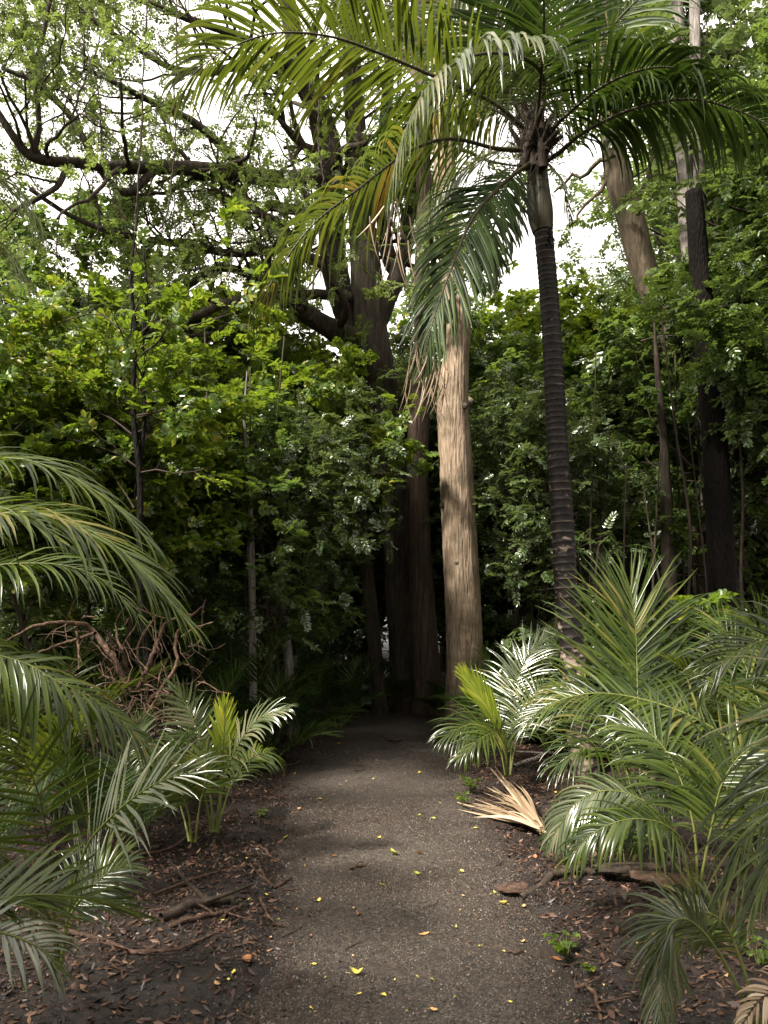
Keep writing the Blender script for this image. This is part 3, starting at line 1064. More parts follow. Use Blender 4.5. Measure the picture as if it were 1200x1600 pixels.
# brown dead leaflets hanging with the fronds
dd = MB()
for (px, py, D_) in [(612, 330, 5.45), (622, 360, 5.5), (935, 60, 7.4), (918, 40, 7.4), (668, 560, 6.5), (655, 590, 6.5), (648, 540, 6.5), (690, 585, 6.5), (676, 600, 6.5)]:
    for k in range(6):
        c = W(px + rs.normal(0, 12), py + rs.normal(0, 14), D_)
        sx_, sy_, ln_ = rs.normal(0, .011), rs.normal(0, .008), rs.uniform(.06, .12)
        Q = [c + V3(sx_ * e + .004 * e * e * np.sign(sx_), sy_ * e, -ln_ * e) for e in range(5)]
        tube(dd, Q, [.006, .009, .007, .004, .001], 3)
o_ = dd.build('dead_leaflets', M['palm_dead'], tp)
o_['label'] = 'dry brown leaflets hanging under the fronds'
o_['kind'] = 'stuff'
rebase(tp, o_)


# ---- the pale trunk beside the palm
def big_trunk(name, label, cat, pts, D, mat, n=32, amp=.06, flare=None, extra=None):
    P, Rr = trunk_px(pts, D)
    base = P[0].copy()
    root = empty(name, (base[0], base[1], 0))
    tag(root, label, cat)
    rs_ = np.random.default_rng(abs(hash(label)) % 1000 if False else sum(map(ord, label)) % 1000)
    h = P[:, 2]
    if flare:
        Rr = Rr * (1 + flare * np.exp(-np.clip(h, 0, None) / .35))
    pr = trunk_prof(n, len(P), rs_, amp)
    if flare:
        th = np.linspace(0, 2 * math.pi, n, endpoint=False)[None]
        pr = pr + (flare * .35 * np.exp(-np.clip(h, 0, None) / .3))[:, None] * np.sin(5 * th + 1)
    mb = MB()
    tube(mb, P, Rr, n, pr)
    t = mb.build('trunk', M[mat], root)
    rebase(root, t)
    return root, P, Rr, rs_


def knot(root, c, r, mat):
    mb = MB()
    n = 8
    V = []
    for a in range(6):
        ph_ = a / 5 * math.pi / 2
        for b in range(n):
            V.append(c + r * V3(math.cos(b / n * 6.283) * math.cos(ph_), -math.sin(ph_) * .7, math.sin(b / n * 6.283) * math.cos(ph_)) * random.uniform(.85, 1.1))
    q = [(a * n + b, a * n + (b + 1) % n, (a + 1) * n + (b + 1) % n, (a + 1) * n + b) for a in range(5) for b in range(n)]
    mb.add(V, q)
    o = mb.build('knot', M[mat], root)
    rebase(root, o)


pt, P, Rr, rs_ = big_trunk('pale_bark_tree', 'tall tree with smooth pale brown trunk beside the end of the path', 'tree',
    [(728, 1135, 66), (726, 1090, 62), (725, 1000, 58), (721, 900, 56), (715, 780, 54), (710, 690, 51), (707, 620, 48), (712, 560, 40), (716, 500, 37), (706, 420, 34), (698, 340, 34), (694, 240, 34), (688, 120, 30), (684, 0, 26), (680, -160, 20)], 10.6, 'bark_light', 36, .045, .12)
knot(pt, W(692, 791, 10.6) + V3(.0, -.08, 0), .055, 'bark_dark')
knot(pt, W(712, 880, 10.6) + V3(0, -.22, 0), .045, 'bark_light')
knot(pt, W(724, 640, 10.6) + V3(0, -.2, 0), .05, 'bark_dark')
tips = []
bm_ = MB()
r1 = np.random.default_rng(5)
for (a, b) in [((716, 520), (650, 400)), ((712, 640), (745, 560)), ((694, 260), (770, 180)), ((690, 200), (600, 60)), ((690, 200), (640, -60)), ((686, 60), (760, -100)), ((684, 20), (590, -160))]:
    p, q = W(*a, 10.6), W(*b, 10.6 + r1.normal(0, .6))
    grow(bm_, p, q - p, np.linalg.norm(q - p) * 1.3, .06, 0, 2, tips, r1, kids=(3, 5))
cm = MB()
pos = [t[0] + r1.normal(0, .08, 3) for t in tips for _ in range(2)]
dr = [t[1] + r1.normal(0, .5, 3) for t in tips for _ in range(2)]
leaves(cm, pos, dr, .26, 'small', r1)
rebase(pt, bm_.build('branches', M['bark_moss'], pt), cm.build('crown', M['leaf_canopy'], pt, smooth=False))
# second ribbed stem climbing beside it
st, *_ = big_trunk('red_bark_tree', 'slim tree with stringy red brown bark between the dark forked tree and the pale trunk', 'tree',
    [(668, 1125, 44), (664, 1000, 40), (656, 860, 36), (652, 740, 33), (655, 640, 32), (660, 540, 28), (658, 440, 24), (662, 340, 24), (660, 200, 22), (656, 60, 20), (650, -80, 14)], 12.0, 'bark_red', 24, .09, .3)

# ---- the big forked spreading tree
DB = 12.8
bt, P, Rr, r2 = big_trunk('spreading_tree', 'big dark forked tree at the path end, spreading its crown to the upper left', 'tree',
    [(648, 1130, 84), (645, 1040, 72), (635, 930, 66), (625, 820, 56), (612, 700, 50), (600, 620, 48), (588, 560, 52), (578, 500, 50), (573, 430, 48), (566, 350, 40), (560, 250, 34), (552, 150, 30), (548, 40, 26), (540, -120, 20)], DB, 'bark_dark', 34, .08, .35)
LIMBS = [
    # (px,py,width,D)...
    [(590, 590, 44, 12.8), (560, 545, 40, 12.5), (520, 515, 28, 12.1), (480, 490, 24, 11.7), (455, 468, 24, 11.5), (395, 470, 16, 11.2), (350, 478, 12, 11), (300, 500, 9, 10.8)],
    [(455, 475, 18, 11.5), (450, 440, 16, 11.4), (465, 400, 14, 11.3), (440, 350, 11, 11.2), (400, 330, 9, 11.0)],
    [(545, 465, 16, 12.7), (500, 462, 14, 12.4), (445, 462, 14, 12), (380, 430, 11, 11.7), (330, 425, 10, 11.4), (270, 465, 8, 11.1), (235, 450, 6, 10.9)],
    [(580, 560, 34, 12.9), (545, 500, 34, 13), (528, 440, 34, 13), (518, 370, 34, 13), (520, 300, 30, 12.9), (514, 220, 30, 12.7), (488, 140, 28, 12.4), (462, 60, 24, 12), (440, -60, 20, 11.6)],
    [(516, 290, 32, 12.9), (490, 277, 27, 12.5), (440, 278, 23, 12), (380, 272, 21, 11.5), (320, 262, 20, 11), (250, 258, 18, 10.6), (170, 258, 16, 10.2), (110, 250, 14, 9.9), (50, 243, 13, 9.7), (20, 215, 10, 9.5), (-20, 150, 8, 9.3)],
    [(400, 280, 16, 11.6), (350, 232, 12, 11.2), (300, 190, 10, 10.9), (250, 165, 9, 10.7), (190, 135, 7, 10.4), (130, 105, 5, 10.2)],
    [(330, 265, 14, 11.2), (360, 290, 11, 11.3), (410, 335, 10, 11.4), (425, 370, 8, 11.5)],
    [(250, 260, 12, 10.6), (200, 300, 10, 10.3), (160, 270, 9, 10.2), (110, 180, 8, 10), (60, 130, 7, 9.8), (0, 100, 5, 9.6)],
    [(488, 140, 18, 12.4), (440, 95, 14, 12), (380, 60, 11, 11.6), (330, 45, 9, 11.3), (260, 20, 8, 11), (150, -20, 6, 10.6)],
    [(470, 120, 14, 12.3), (400, 100, 11, 11.8), (330, 110, 9, 11.4), (265, 100, 7, 11), (200, 60, 6, 10.8), (140, 20, 5, 10.6)],
    [(520, 340, 18, 13), (480, 330, 15, 12.7), (430, 322, 12, 12.3), (380, 318, 10, 12), (330, 300, 8, 11.7)],
    [(528, 420, 16, 13), (440, 395, 12, 12.5), (360, 400, 10, 12), (290, 385, 9, 11.6), (210, 375, 8, 11.2), (120, 345, 6, 10.9), (50, 300, 5, 10.6)],
    [(583, 510, 34, 12.8), (604, 470, 26, 12.9), (620, 430, 24, 13), (605, 400, 20, 13.1), (598, 330, 18, 13.2), (600, 200, 16, 13.3), (610, 60, 13, 13.4)],
    [(612, 420, 20, 13), (632, 400, 18, 13), (640, 340, 16, 13), (655, 240, 14, 13)],
    [(50, 243, 10, 9.7), (60, 200, 7, 9.6), (55, 120, 6, 9.5), (70, 40, 5, 9.4), (90, -40, 4, 9.3)],
    [(110, 250, 9, 9.9), (90, 290, 7, 9.8), (60, 310, 6, 9.7), (20, 330, 5, 9.6)],
]
tips = []
r3 = np.random.default_rng(17)
tw = MB()
for li, lm in enumerate(LIMBS):
    P_, R_ = trunk_px([(a, b, c * 1.15 + 1) for a, b, c, d in lm], [d for a, b, c, d in lm])
    P_ = P_ + np.cumsum(r3.normal(0, .004, P_.shape), 0)
    mb = MB()
    tube(mb, P_, R_, 14, trunk_prof(14, len(P_), r3, .08))
    rebase(bt, mb.build('limb', M['bark_dark'], bt))
    n = len(P_)
    Tn = nrm(np.gradient(P_, axis=0))
    for k in range(int(5 + n * .11)):
        u = r3.uniform(.2 if li not in (3, 12) else .45, 1)
        j = min(n - 1, int(u * n))
        ax = nrm(np.cross(Tn[j], r3.normal(0, 1, 3)))
        a = r3.uniform(.5, 1.2)
        d = Tn[j] * math.cos(a) + ax * math.sin(a) + V3(0, 0, .3)
        grow(tw, P_[j], d, r3.uniform(.8, 2.0), max(.01, R_[j] * .4), 0, 2, tips, r3, kids=(2, 5), wig=.25)
for k in range(14):
    j = int(len(P) * r3.uniform(.62, .98))
    grow(tw, P[j], V3(r3.normal(0, 1), r3.normal(0, .7), r3.uniform(0, .8)), r3.uniform(1, 2.4), .04, 0, 2, tips, r3, kids=(3, 5), wig=.25)
print('spreading tree tips', len(tips))
cm = MB()
keep = [t for t in tips if r3.uniform() < .85]
leaves(cm, [t[0] + r3.normal(0, .06, 3) for t in keep], [t[1] + r3.normal(0, .4, 3) for t in keep], .19, 'small', r3)
rebase(bt, tw.build('twigs', M['twig'], bt), cm.build('crown', M['leaf_canopy'], bt, smooth=False))

# ---- curved mossy trunk on the right and its neighbours
ct, P, Rr, r4 = big_trunk('curved_tree', 'mossy tree whose trunk curves up to the left behind the tall palm', 'tree',
    [(1108, 960, 36), (1100, 900, 35), (1090, 800, 38), (1077, 690, 40), (1060, 600, 41), (1040, 520, 42), (1020, 460, 42), (1000, 400, 42), (985, 340, 42), (967, 280, 40), (957, 210, 38), (955, 120, 38), (950, 20, 36), (945, -120, 28)], 12.2, 'bark_moss', 28, .06, .2)
tw, cm, tips = MB(), MB(), []
for (a, b, D1, rr) in [((958, 265), (890, 355), 12.2, .045), ((960, 240), (860, 300), 12.0, .05), ((955, 120), (1040, 0), 12.2, .05), ((950, 60), (880, -60), 12.2, .05), ((985, 340), (1040, 200), 12.4, .05), ((952, 80), (1020, 60), 11.8, .05)]:
    p, q = W(*a, D1), W(*b, D1 + r4.normal(0, .5))
    L_ = np.linalg.norm(q - p)
    n = 9
    Q = np.array([p + (q - p) * k / n + r4.normal(0, .03, 3) * (k > 0) for k in range(n + 1)])
    tube(tw, Q, np.linspace(rr, rr * .35, n + 1), 7)
    if b[1] < 250:
        for k in range(6):
            grow(tw, Q[r4.integers(4, n + 1)], (q - p) / L_ + r4.normal(0, .8, 3), r4.uniform(.6, 1.4), rr * .4, 1, 2, tips, r4)
leaves(cm, [t[0] for t in tips], [t[1] for t in tips], .26, 'small', r4)
rebase(ct, tw.build('branches', M['bark_moss'], ct), cm.build('crown', M['leaf_mid'], ct, smooth=False))

kt, *_ = big_trunk('black_trunk_tree', 'straight black trunk rising through the foliage at the right', 'tree',
    [(1137, 985, 46), (1132, 930, 43), (1125, 820, 41), (1118, 700, 39), (1110, 600, 37), (1100, 500, 34), (1092, 400, 30), (1084, 300, 26)], 9.6, 'bark_black', 22, .06, .15)
gt, *_ = big_trunk('grey_trunk_tree', 'grey barked twin stemmed tree at the upper right, left stem thicker', 'tree',
    [(1120, 960, 30), (1105, 700, 27), (1088, 500, 25), (1075, 350, 26), (1066, 200, 25), (1058, 60, 24), (1052, -100, 20)], 11.5, 'bark_grey', 20, .05)
P_, R_ = trunk_px([(1085, 440, 18), (1092, 300, 17), (1089, 180, 17), (1086, 60, 16), (1084, -100, 14)], 11.3)
mb = MB()
tube(mb, P_, R_, 14, trunk_prof(14, len(P_), r4, .05))
rebase(gt, mb.build('stem', M['bark_grey'], gt))

BG_TR = [
    ('dark thick trunk standing behind the pale trunk, left of the palm', [(797, 985, 50), (797, 880, 48), (800, 780, 44), (806, 640, 34), (808, 560, 14)], 15, 'bark_black'),
    ('slim dark trunk just left of the palm base in the background', [(842, 950, 26), (842, 860, 26), (838, 760, 25), (830, 600, 22)], 17, 'bark_black'),
    ('brown trunk leaning left in the gap right of the palm', [(965, 950, 16), (945, 900, 15), (925, 850, 13), (905, 790, 10), (880, 700, 4)], 11, 'bark_moss'),
    ('straight thin brown trunk left of the black trunk', [(1048, 985, 24), (1045, 900, 22), (1042, 820, 19), (1038, 700, 13), (1028, 590, 9), (1022, 500, 3)], 10.5, 'bark_dark'),
    ('pale thin pole-like trunk in the left thicket', [(395, 1010, 12), (394, 920, 11), (391, 840, 11), (389, 755, 8), (382, 660, 5), (386, 580, 2)], 8.5, 'bark_grey'),
    ('short pale trunk low in the left thicket right of the pole', [(450, 1030, 14), (446, 980, 14), (441, 920, 12), (436, 800, 9)], 9.5, 'bark_grey'),
    ('dark stem just left of the big forked tree', [(592, 1080, 22), (585, 1000, 22), (573, 880, 18), (560, 740, 15), (552, 600, 12)], 12, 'bark_dark'),
    ('broad shaded trunk deep in the left background', [(500, 1060, 40), (498, 960, 36), (500, 850, 33), (505, 700, 28), (505, 560, 24)], 16, 'bark_dark'),
]
for lb, pts, D_, mt in BG_TR:
    big_trunk('bare_trunk_tree', lb, 'tree', pts, D_, mt, 16, .07, .15)

# ------------------------------------------------------------------ leafy young trees
def place(root, x, y, rz, s, sz=None, z=0):
    root.location = (x, y, z)
    root.rotation_euler = (0, 0, rz)
    root.scale = (s, s, sz or s)


def px_x(px, D):
    return W(px, 900, D)[0]


rg = np.random.default_rng(77)
# left thicket, bright broad leaves
PROT = {}
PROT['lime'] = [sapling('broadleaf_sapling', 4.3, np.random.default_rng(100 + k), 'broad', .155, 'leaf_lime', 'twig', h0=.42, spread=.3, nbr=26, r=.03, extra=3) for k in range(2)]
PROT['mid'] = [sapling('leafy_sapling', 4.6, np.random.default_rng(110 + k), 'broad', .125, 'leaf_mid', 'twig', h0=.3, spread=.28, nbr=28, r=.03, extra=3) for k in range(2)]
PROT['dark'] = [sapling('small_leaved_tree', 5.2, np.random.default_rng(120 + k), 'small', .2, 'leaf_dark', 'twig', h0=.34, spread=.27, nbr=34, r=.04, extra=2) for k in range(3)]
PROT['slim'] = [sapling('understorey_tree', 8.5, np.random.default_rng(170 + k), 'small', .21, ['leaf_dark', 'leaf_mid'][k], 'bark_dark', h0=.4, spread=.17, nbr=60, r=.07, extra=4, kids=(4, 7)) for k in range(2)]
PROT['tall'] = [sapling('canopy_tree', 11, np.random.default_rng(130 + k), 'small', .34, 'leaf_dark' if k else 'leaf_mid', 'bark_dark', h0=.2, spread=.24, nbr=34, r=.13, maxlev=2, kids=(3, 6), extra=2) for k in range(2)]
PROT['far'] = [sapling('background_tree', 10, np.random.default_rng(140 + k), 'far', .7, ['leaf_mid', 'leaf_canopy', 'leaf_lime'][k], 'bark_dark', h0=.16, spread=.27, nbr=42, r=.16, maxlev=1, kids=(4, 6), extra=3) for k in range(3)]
used = set()


def put_tree(kind, idx, px, D, h, label, group, cat='tree', x=None):
    src = PROT[kind][idx % len(PROT[kind])]
    base_h = {'lime': 4.3, 'mid': 4.6, 'dark': 5.2, 'tall': 11, 'slim': 8.5, 'far': 10}[kind]
    key = src.name
    if key in used:
        o = copy_tree(src)
    else:
        o = src
        used.add(key)
    s = h / base_h
    place(o, px_x(px, D) if x is None else x, D, rg.uniform(0, 6.28), s * rg.uniform(.95, 1.15), s)
    tag(o, label, cat, group)
    return o


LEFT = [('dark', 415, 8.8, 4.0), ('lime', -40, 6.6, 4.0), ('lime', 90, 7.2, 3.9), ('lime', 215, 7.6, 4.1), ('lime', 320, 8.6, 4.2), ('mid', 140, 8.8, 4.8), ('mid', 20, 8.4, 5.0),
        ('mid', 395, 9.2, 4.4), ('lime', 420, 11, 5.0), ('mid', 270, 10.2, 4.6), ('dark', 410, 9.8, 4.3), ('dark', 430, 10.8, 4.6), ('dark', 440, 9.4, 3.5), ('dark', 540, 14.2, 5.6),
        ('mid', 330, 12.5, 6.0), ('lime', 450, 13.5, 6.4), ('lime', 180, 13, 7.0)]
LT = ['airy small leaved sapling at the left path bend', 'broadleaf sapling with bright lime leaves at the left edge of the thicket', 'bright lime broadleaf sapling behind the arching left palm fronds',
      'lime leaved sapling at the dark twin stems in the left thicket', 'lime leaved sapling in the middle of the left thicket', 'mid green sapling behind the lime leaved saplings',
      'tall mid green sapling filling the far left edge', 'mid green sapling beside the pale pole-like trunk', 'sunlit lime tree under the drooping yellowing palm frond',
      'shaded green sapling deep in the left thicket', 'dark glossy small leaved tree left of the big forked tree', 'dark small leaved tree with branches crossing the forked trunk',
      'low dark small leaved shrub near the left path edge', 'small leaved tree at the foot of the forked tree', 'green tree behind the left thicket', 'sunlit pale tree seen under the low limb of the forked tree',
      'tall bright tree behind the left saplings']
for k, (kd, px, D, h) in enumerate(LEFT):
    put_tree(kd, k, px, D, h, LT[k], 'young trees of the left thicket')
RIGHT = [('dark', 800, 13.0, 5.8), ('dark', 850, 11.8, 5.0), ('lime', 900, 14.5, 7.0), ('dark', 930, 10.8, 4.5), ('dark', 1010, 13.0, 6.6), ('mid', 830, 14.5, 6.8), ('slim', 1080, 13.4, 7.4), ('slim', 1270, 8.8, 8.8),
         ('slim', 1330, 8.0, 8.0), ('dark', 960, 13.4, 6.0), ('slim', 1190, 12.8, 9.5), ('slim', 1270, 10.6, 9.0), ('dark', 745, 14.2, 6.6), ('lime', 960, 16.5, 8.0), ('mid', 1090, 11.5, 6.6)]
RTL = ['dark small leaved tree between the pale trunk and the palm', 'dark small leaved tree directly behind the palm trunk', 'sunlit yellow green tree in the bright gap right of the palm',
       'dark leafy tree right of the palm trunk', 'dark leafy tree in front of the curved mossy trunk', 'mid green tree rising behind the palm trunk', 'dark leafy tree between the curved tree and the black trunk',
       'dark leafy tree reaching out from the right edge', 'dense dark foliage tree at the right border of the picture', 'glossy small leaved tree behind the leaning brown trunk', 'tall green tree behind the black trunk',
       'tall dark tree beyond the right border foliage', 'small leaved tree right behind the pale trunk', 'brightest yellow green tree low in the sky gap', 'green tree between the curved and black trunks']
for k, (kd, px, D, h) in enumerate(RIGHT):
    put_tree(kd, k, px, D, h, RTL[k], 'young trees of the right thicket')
for k, (px, D, h) in enumerate([(1250, 14.5, 12.5), (1340, 12, 12.5), (1190, 18, 13), (1420, 10, 11), (-420, 13, 11), (-160, 16, 10), (690, 19, 10.5), (1190, 17, 14)]):
    put_tree('tall', k, px, D, h, ['tall canopy tree at the upper right', 'tall canopy tree at the right border', 'tall canopy tree behind the grey twin stems', 'tree leaning in from beyond the right border',
        'tall dark tree beyond the left border', 'canopy tree behind the left limb ends', 'tall tree behind the pale trunk crown', 'highest tree in the far right corner'][k], 'canopy trees around the clearing')
def where(px):
    for lim, t in ((0, 'beyond the left border'), (200, 'behind the lime leaved saplings'), (400, 'behind the black twin stems'), (580, 'left of the forked tree'), (760, 'behind the pale trunk'),
                   (930, 'behind the tall ringed palm'), (1060, 'by the curved mossy trunk'), (1200, 'behind the black trunk')):
        if px < lim:
            return t
    return 'beyond the right border'


# far forest: many individual trees, alike
n = 0
for row, (D0, D1, cnt, h0, h1) in enumerate([(16, 20, 13, 5, 7), (20, 28, 16, 7, 10), (28, 42, 16, 9, 13)]):
    for k in range(cnt):
        px = -260 + (k + .5) / cnt * 1720 + rg.normal(0, 20)
        D = rg.uniform(D0, D1)
        h = rg.uniform(h0, h1)
        if px > 1000: h *= 1.35
        if 150 < px < 460: h *= .9
        if 560 < px < 720: h *= .9
        ix = (k + row) % 3 if 380 < px < 1000 else (k % 2)
        o = put_tree('far', ix, px, D, h, '%s tree, %s background, %s' % (['mid green', 'soft olive', 'pale yellow green'][ix], ['nearer', 'middle', 'farthest'][row], where(px)), 'background forest trees')
# trees beside and behind the camera, unseen forest added to darken the foreground
for (x, y, h) in [(-7, -1, 8), (-10.5, 0, 9), (7, 1.5, 9), (9.5, 5, 10), (-5, -4, 9), (5.5, -4, 9), (0.5, -9, 10), (-2.4, -2.4, 9.5), (2.6, -2.2, 10), (-3.5, -7, 11), (4.5, -8, 11), (-9, -2, 10), (9, -2, 10), (0, -5, 10), (-5, -11, 12), (5, -13, 12), (-11, 3, 11), (11.5, 3, 11)]:
    put_tree('tall', int(abs(x)), 0, y, h, 'tall forest tree outside the picture, %s, %s' % ('left of the viewpoint' if x < -1 else 'right of the viewpoint' if x > 1 else 'straight behind the viewpoint', 'close' if abs(x) + abs(y) < 9 else 'further off'), 'forest trees behind the viewpoint', x=x)

rg2 = rg
rg = np.random.default_rng(4)
put_tree('slim', 0, -10, 10.5, 7.0, 'taller dark green tree behind the far left saplings', 'young trees of the left thicket')
put_tree('mid', 0, 85, 13.0, 8.6, 'mid green tree showing under the left end of the long limb', 'young trees of the left thicket')
put_tree('lime', 0, 330, 15.0, 7.4, 'yellow green tree showing under the middle of the long limb', 'young trees of the left thicket')
put_tree('lime', 1, 775, 17.0, 8.4, 'tall yellow green tree filling the gap between the pale trunk and the palm trunk', 'young trees of the right thicket')
rg = rg2
# dark twin stems in the left thicket and slender poles
dt = empty('twin_stem_tree', (px_x(218, 6.3), 6.3, 0))
tag(dt, 'two thin black stems rising side by side in the lime thicket', 'tree')
mb = MB()
P_, R_ = trunk_px([(228, 1010, 11), (217, 900, 10), (219, 760, 10), (208, 640, 8), (211, 520, 7), (205, 430, 5), (216, 330, 3)], 6.3)
tube(mb, P_, R_, 10)
a_ = mb.build('trunk', M['bark_black'], dt)
mb = MB()
P_, R_ = trunk_px([(217, 740, 8), (226, 650, 7), (222, 560, 6), (229, 460, 5), (224, 390, 3)], 6.33)
tube(mb, P_, R_, 10)
b_ = mb.build('stem', M['bark_black'], dt)
mb = MB()
tips = []
for k in range(20):
    c = W(214 + r4.normal(0, 6), r4.uniform(520, 800), 6.3)
    grow(mb, c, V3(r4.normal(0, 1), r4.normal(0, .6), .5), r4.uniform(.4, .9), .009, 1, 2, tips, r4)
cm = MB()
leaves(cm, [t[0] for t in tips], [t[1] for t in tips], .13, 'broad', r4)
rebase(dt, a_, b_, mb.build('branches', M['twig'], dt), cm.build('crown', M['leaf_lime'], dt, smooth=False))
pole_src = None
for k in range(64):
    px, D = (rg.uniform(240, 620) if k % 2 else rg.uniform(880, 1200)), rg.uniform(8.5, 15)
    if path_dist(px_x(px, D), D)[0] < .35:
        continue
    if pole_src is None:
        mb = MB()
        Q = smooth_path([(0, 0, -.1), (.05, 0, 1), (-.04, .05, 2.2), (.06, .02, 3.4), (.12, -.04, 4.6)], 16)
        tube(mb, Q, np.linspace(.022, .008, 16), 7)
        o = pole_src = mb.build('bare_sapling', M['bark_dark'])
    else:
        o = pole_src.copy()
        COL.objects.link(o)
    place(o, px_x(px, D), D, rg.uniform(0, 6.28), rg.uniform(.7, 1.5), rg.uniform(.7, 1.2))
    tag(o, 'slender bare sapling stem, %s, %s' % ('near' if D < 11 else 'deep in shade', where(px)), 'sapling', 'bare sapling stems in the thicket')

# hanging vines, upper left
VN = [[(232, -10), (228, 60), (224, 110), (222, 180), (218, 260), (213, 330), (210, 400), (206, 470)], [(274, -10), (277, 60), (273, 150), (274, 220), (268, 280), (262, 330), (250, 360)], [(116, 0), (130, 60), (155, 150), (160, 240), (172, 300), (200, 345)], [(500, 140), (497, 220), (505, 280), (496, 310)]]
for k, v in enumerate(VN):
    mb = MB()
    Q = smooth_path([W(a, b, 9.2 + .1 * k) for a, b in v], 50) + r4.normal(0, .006, (50, 3))
    tube(mb, Q, .008 + r4.uniform(0, .006, 50), 5)
    for j in range(3, 50, 3):
        d = V3(r4.normal(0, 1), r4.normal(0, 1), -.5) * .04
        tube(mb, [Q[j], Q[j] + d, Q[j] + d * 1.5 + V3(0, 0, -.05)], [.005, .003, .001], 4)
    tag(mb.build('hanging_vine', M['twig']), ['longest thin vine hanging from the upper left limbs down to the thicket', 'thin vine hanging in the bright gap beside the longest vine', 'crooked vine hanging nearest the upper left corner', 'short vine hanging near the forked trunk'][k], 'vine', 'hanging vines')

# ------------------------------------------------------------------ foreground palms
r5 = np.random.default_rng(55)


def hero_palm(name, label, base, specs, group=None, stems=True):
    root = empty(name, base)
    tag(root, label, 'palm', group)
    for sp in specs:
        c, ll, mt, fc, dr, ve, npr = sp[:7]
        kw = sp[7] if len(sp) > 7 else {}
        k = dict(width=.0095, bare=.2, rr=.007, rib='midrib_green', jit=.1)
        k.update(kw)
        frond(FP(c), ll * 1.08, root, r5, mt, k['rib'], int(npr * 1.15), fc, dr, k['width'], ve, k['bare'], k['rr'], ang=k.get('ang', (1.15, .45)), jit=k.get('jit', .07))
    return root


hero_palm('palm_frond_clump', 'large palm at the left border whose fronds arch in above the root tangle', (px_x(-330, 3.4), 3.4, 0), [
    ([(-340, 1300, 3.6), (-260, 900, 3.6), (-120, 735, 3.6), (20, 716, 3.6), (110, 745, 3.6), (180, 790, 3.6), (232, 845, 3.6)], .42, 'palm', (-.1, -.3, 1), .4, .1, 64, {'bare': .35, 'ang': (.75, .25), 'width': .01}),
    ([(-320, 1300, 3.2), (-200, 960, 3.2), (-90, 830, 3.2), (30, 800, 3.2), (120, 820, 3.2), (200, 868, 3.2), (285, 960, 3.2)], .5, 'palm', (-.2, -.2, 1), .4, .05, 64, {'bare': .35, 'width': .012, 'ang': (.8, .25)}),
    ([(-340, 1300, 3.9), (-250, 1120, 3.8), (-120, 1010, 3.8), (20, 1030, 3.8), (90, 1065, 3.8), (150, 1095, 3.85), (235, 1165, 3.9)], .44, 'palm', (-.1, -.4, .8), .6, -.2, 66, {'bare': .3, 'width': .014}),
    ([(-320, 1300, 4.4), (-200, 1010, 4.4), (-60, 900, 4.4), (60, 880, 4.4), (150, 900, 4.4), (215, 960, 4.4)], .42, 'palm', (0, -.4, 1), .45, .1, 44, {'bare': .35}),
    ([(-320, 1300, 4.6), (-220, 930, 4.6), (-80, 800, 4.6), (30, 800, 4.6), (100, 850, 4.6)], .45, 'palm', (0, -.6, 1), .35, .1, 40, {'bare': .35}),
])
hero_palm('palm_frond_clump', 'tall palm outside the left border sending thin fronds in at mid height', (px_x(-400, 5.0), 5.0, 0), [
    ([(-380, 900, 4.6), (-270, 450, 4.6), (-150, 280, 4.5), (-60, 250, 4.4), (10, 285, 4.4), (55, 345, 4.4)], .62, 'palm', (-.3, .3, .9), .7, .1, 60, {'bare': .3, 'width': .011, 'ang': (.8, .3)}),
    ([(-380, 900, 4.9), (-270, 560, 4.9), (-150, 400, 4.8), (-60, 360, 4.7), (0, 390, 4.7), (45, 440, 4.7)], .6, 'palm', (-.3, .3, .9), .7, .1, 56, {'bare': .3, 'width': .011, 'ang': (.8, .3)}),
])
hero_palm('young_palm', 'young palm with stiff fan-like fronds at the lower left border', G(92, 1510), [
    ([(92, 1510, 3.25), (82, 1400, 3.2), (74, 1310, 3.15), (55, 1225, 3.1), (25, 1165, 3.05), (-15, 1115, 3.0)], .34, 'palm', (.1, -1, .1), .06, .1, 15, {'bare': .38, 'width': .009, 'rib': 'midrib', 'ang': (1.3, .55)}),
    ([(95, 1510, 3.25), (112, 1400, 3.2), (135, 1325, 3.1), (167, 1283, 3.0), (217, 1240, 2.95), (262, 1216, 2.9), (308, 1205, 2.9)], .3, 'palm_sheen', (-.35, -.75, .55), .15, .1, 26, {'bare': .3, 'width': .0085, 'ang': (1.35, .4)}),
    ([(88, 1515, 3.2), (80, 1440, 3.0), (40, 1390, 2.8), (-40, 1375, 2.7), (-120, 1400, 2.6)], .3, 'palm', (.2, -.6, 1), .2, .1, 24, {'bare': .3}),
    ([(94, 1512, 3.3), (110, 1430, 3.3), (160, 1370, 3.35), (200, 1350, 3.4)], .22, 'palm', (.2, -.7, .8), .2, .1, 20, {'bare': .4}),
])
hero_palm('young_palm', 'grey green palm frond cluster spreading low at the left bottom corner', (px_x(-160, 2.5), 2.5, 0), [
    ([(-200, 1560, 2.5), (-120, 1440, 2.5), (-30, 1410, 2.55), (60, 1398, 2.6), (140, 1405, 2.7), (215, 1428, 2.8)], .27, 'palm', (-.15, -.35, 1), .1, .3, 34, {'bare': .25, 'width': .0085, 'ang': (1.0, .25)}),
    ([(-200, 1560, 2.4), (-120, 1480, 2.4), (-20, 1455, 2.4), (60, 1480, 2.4), (100, 1520, 2.45)], .2, 'palm_sheen', (-.1, -.4, 1), .4, .1, 24, {'bare': .3, 'width': .0085}),
])
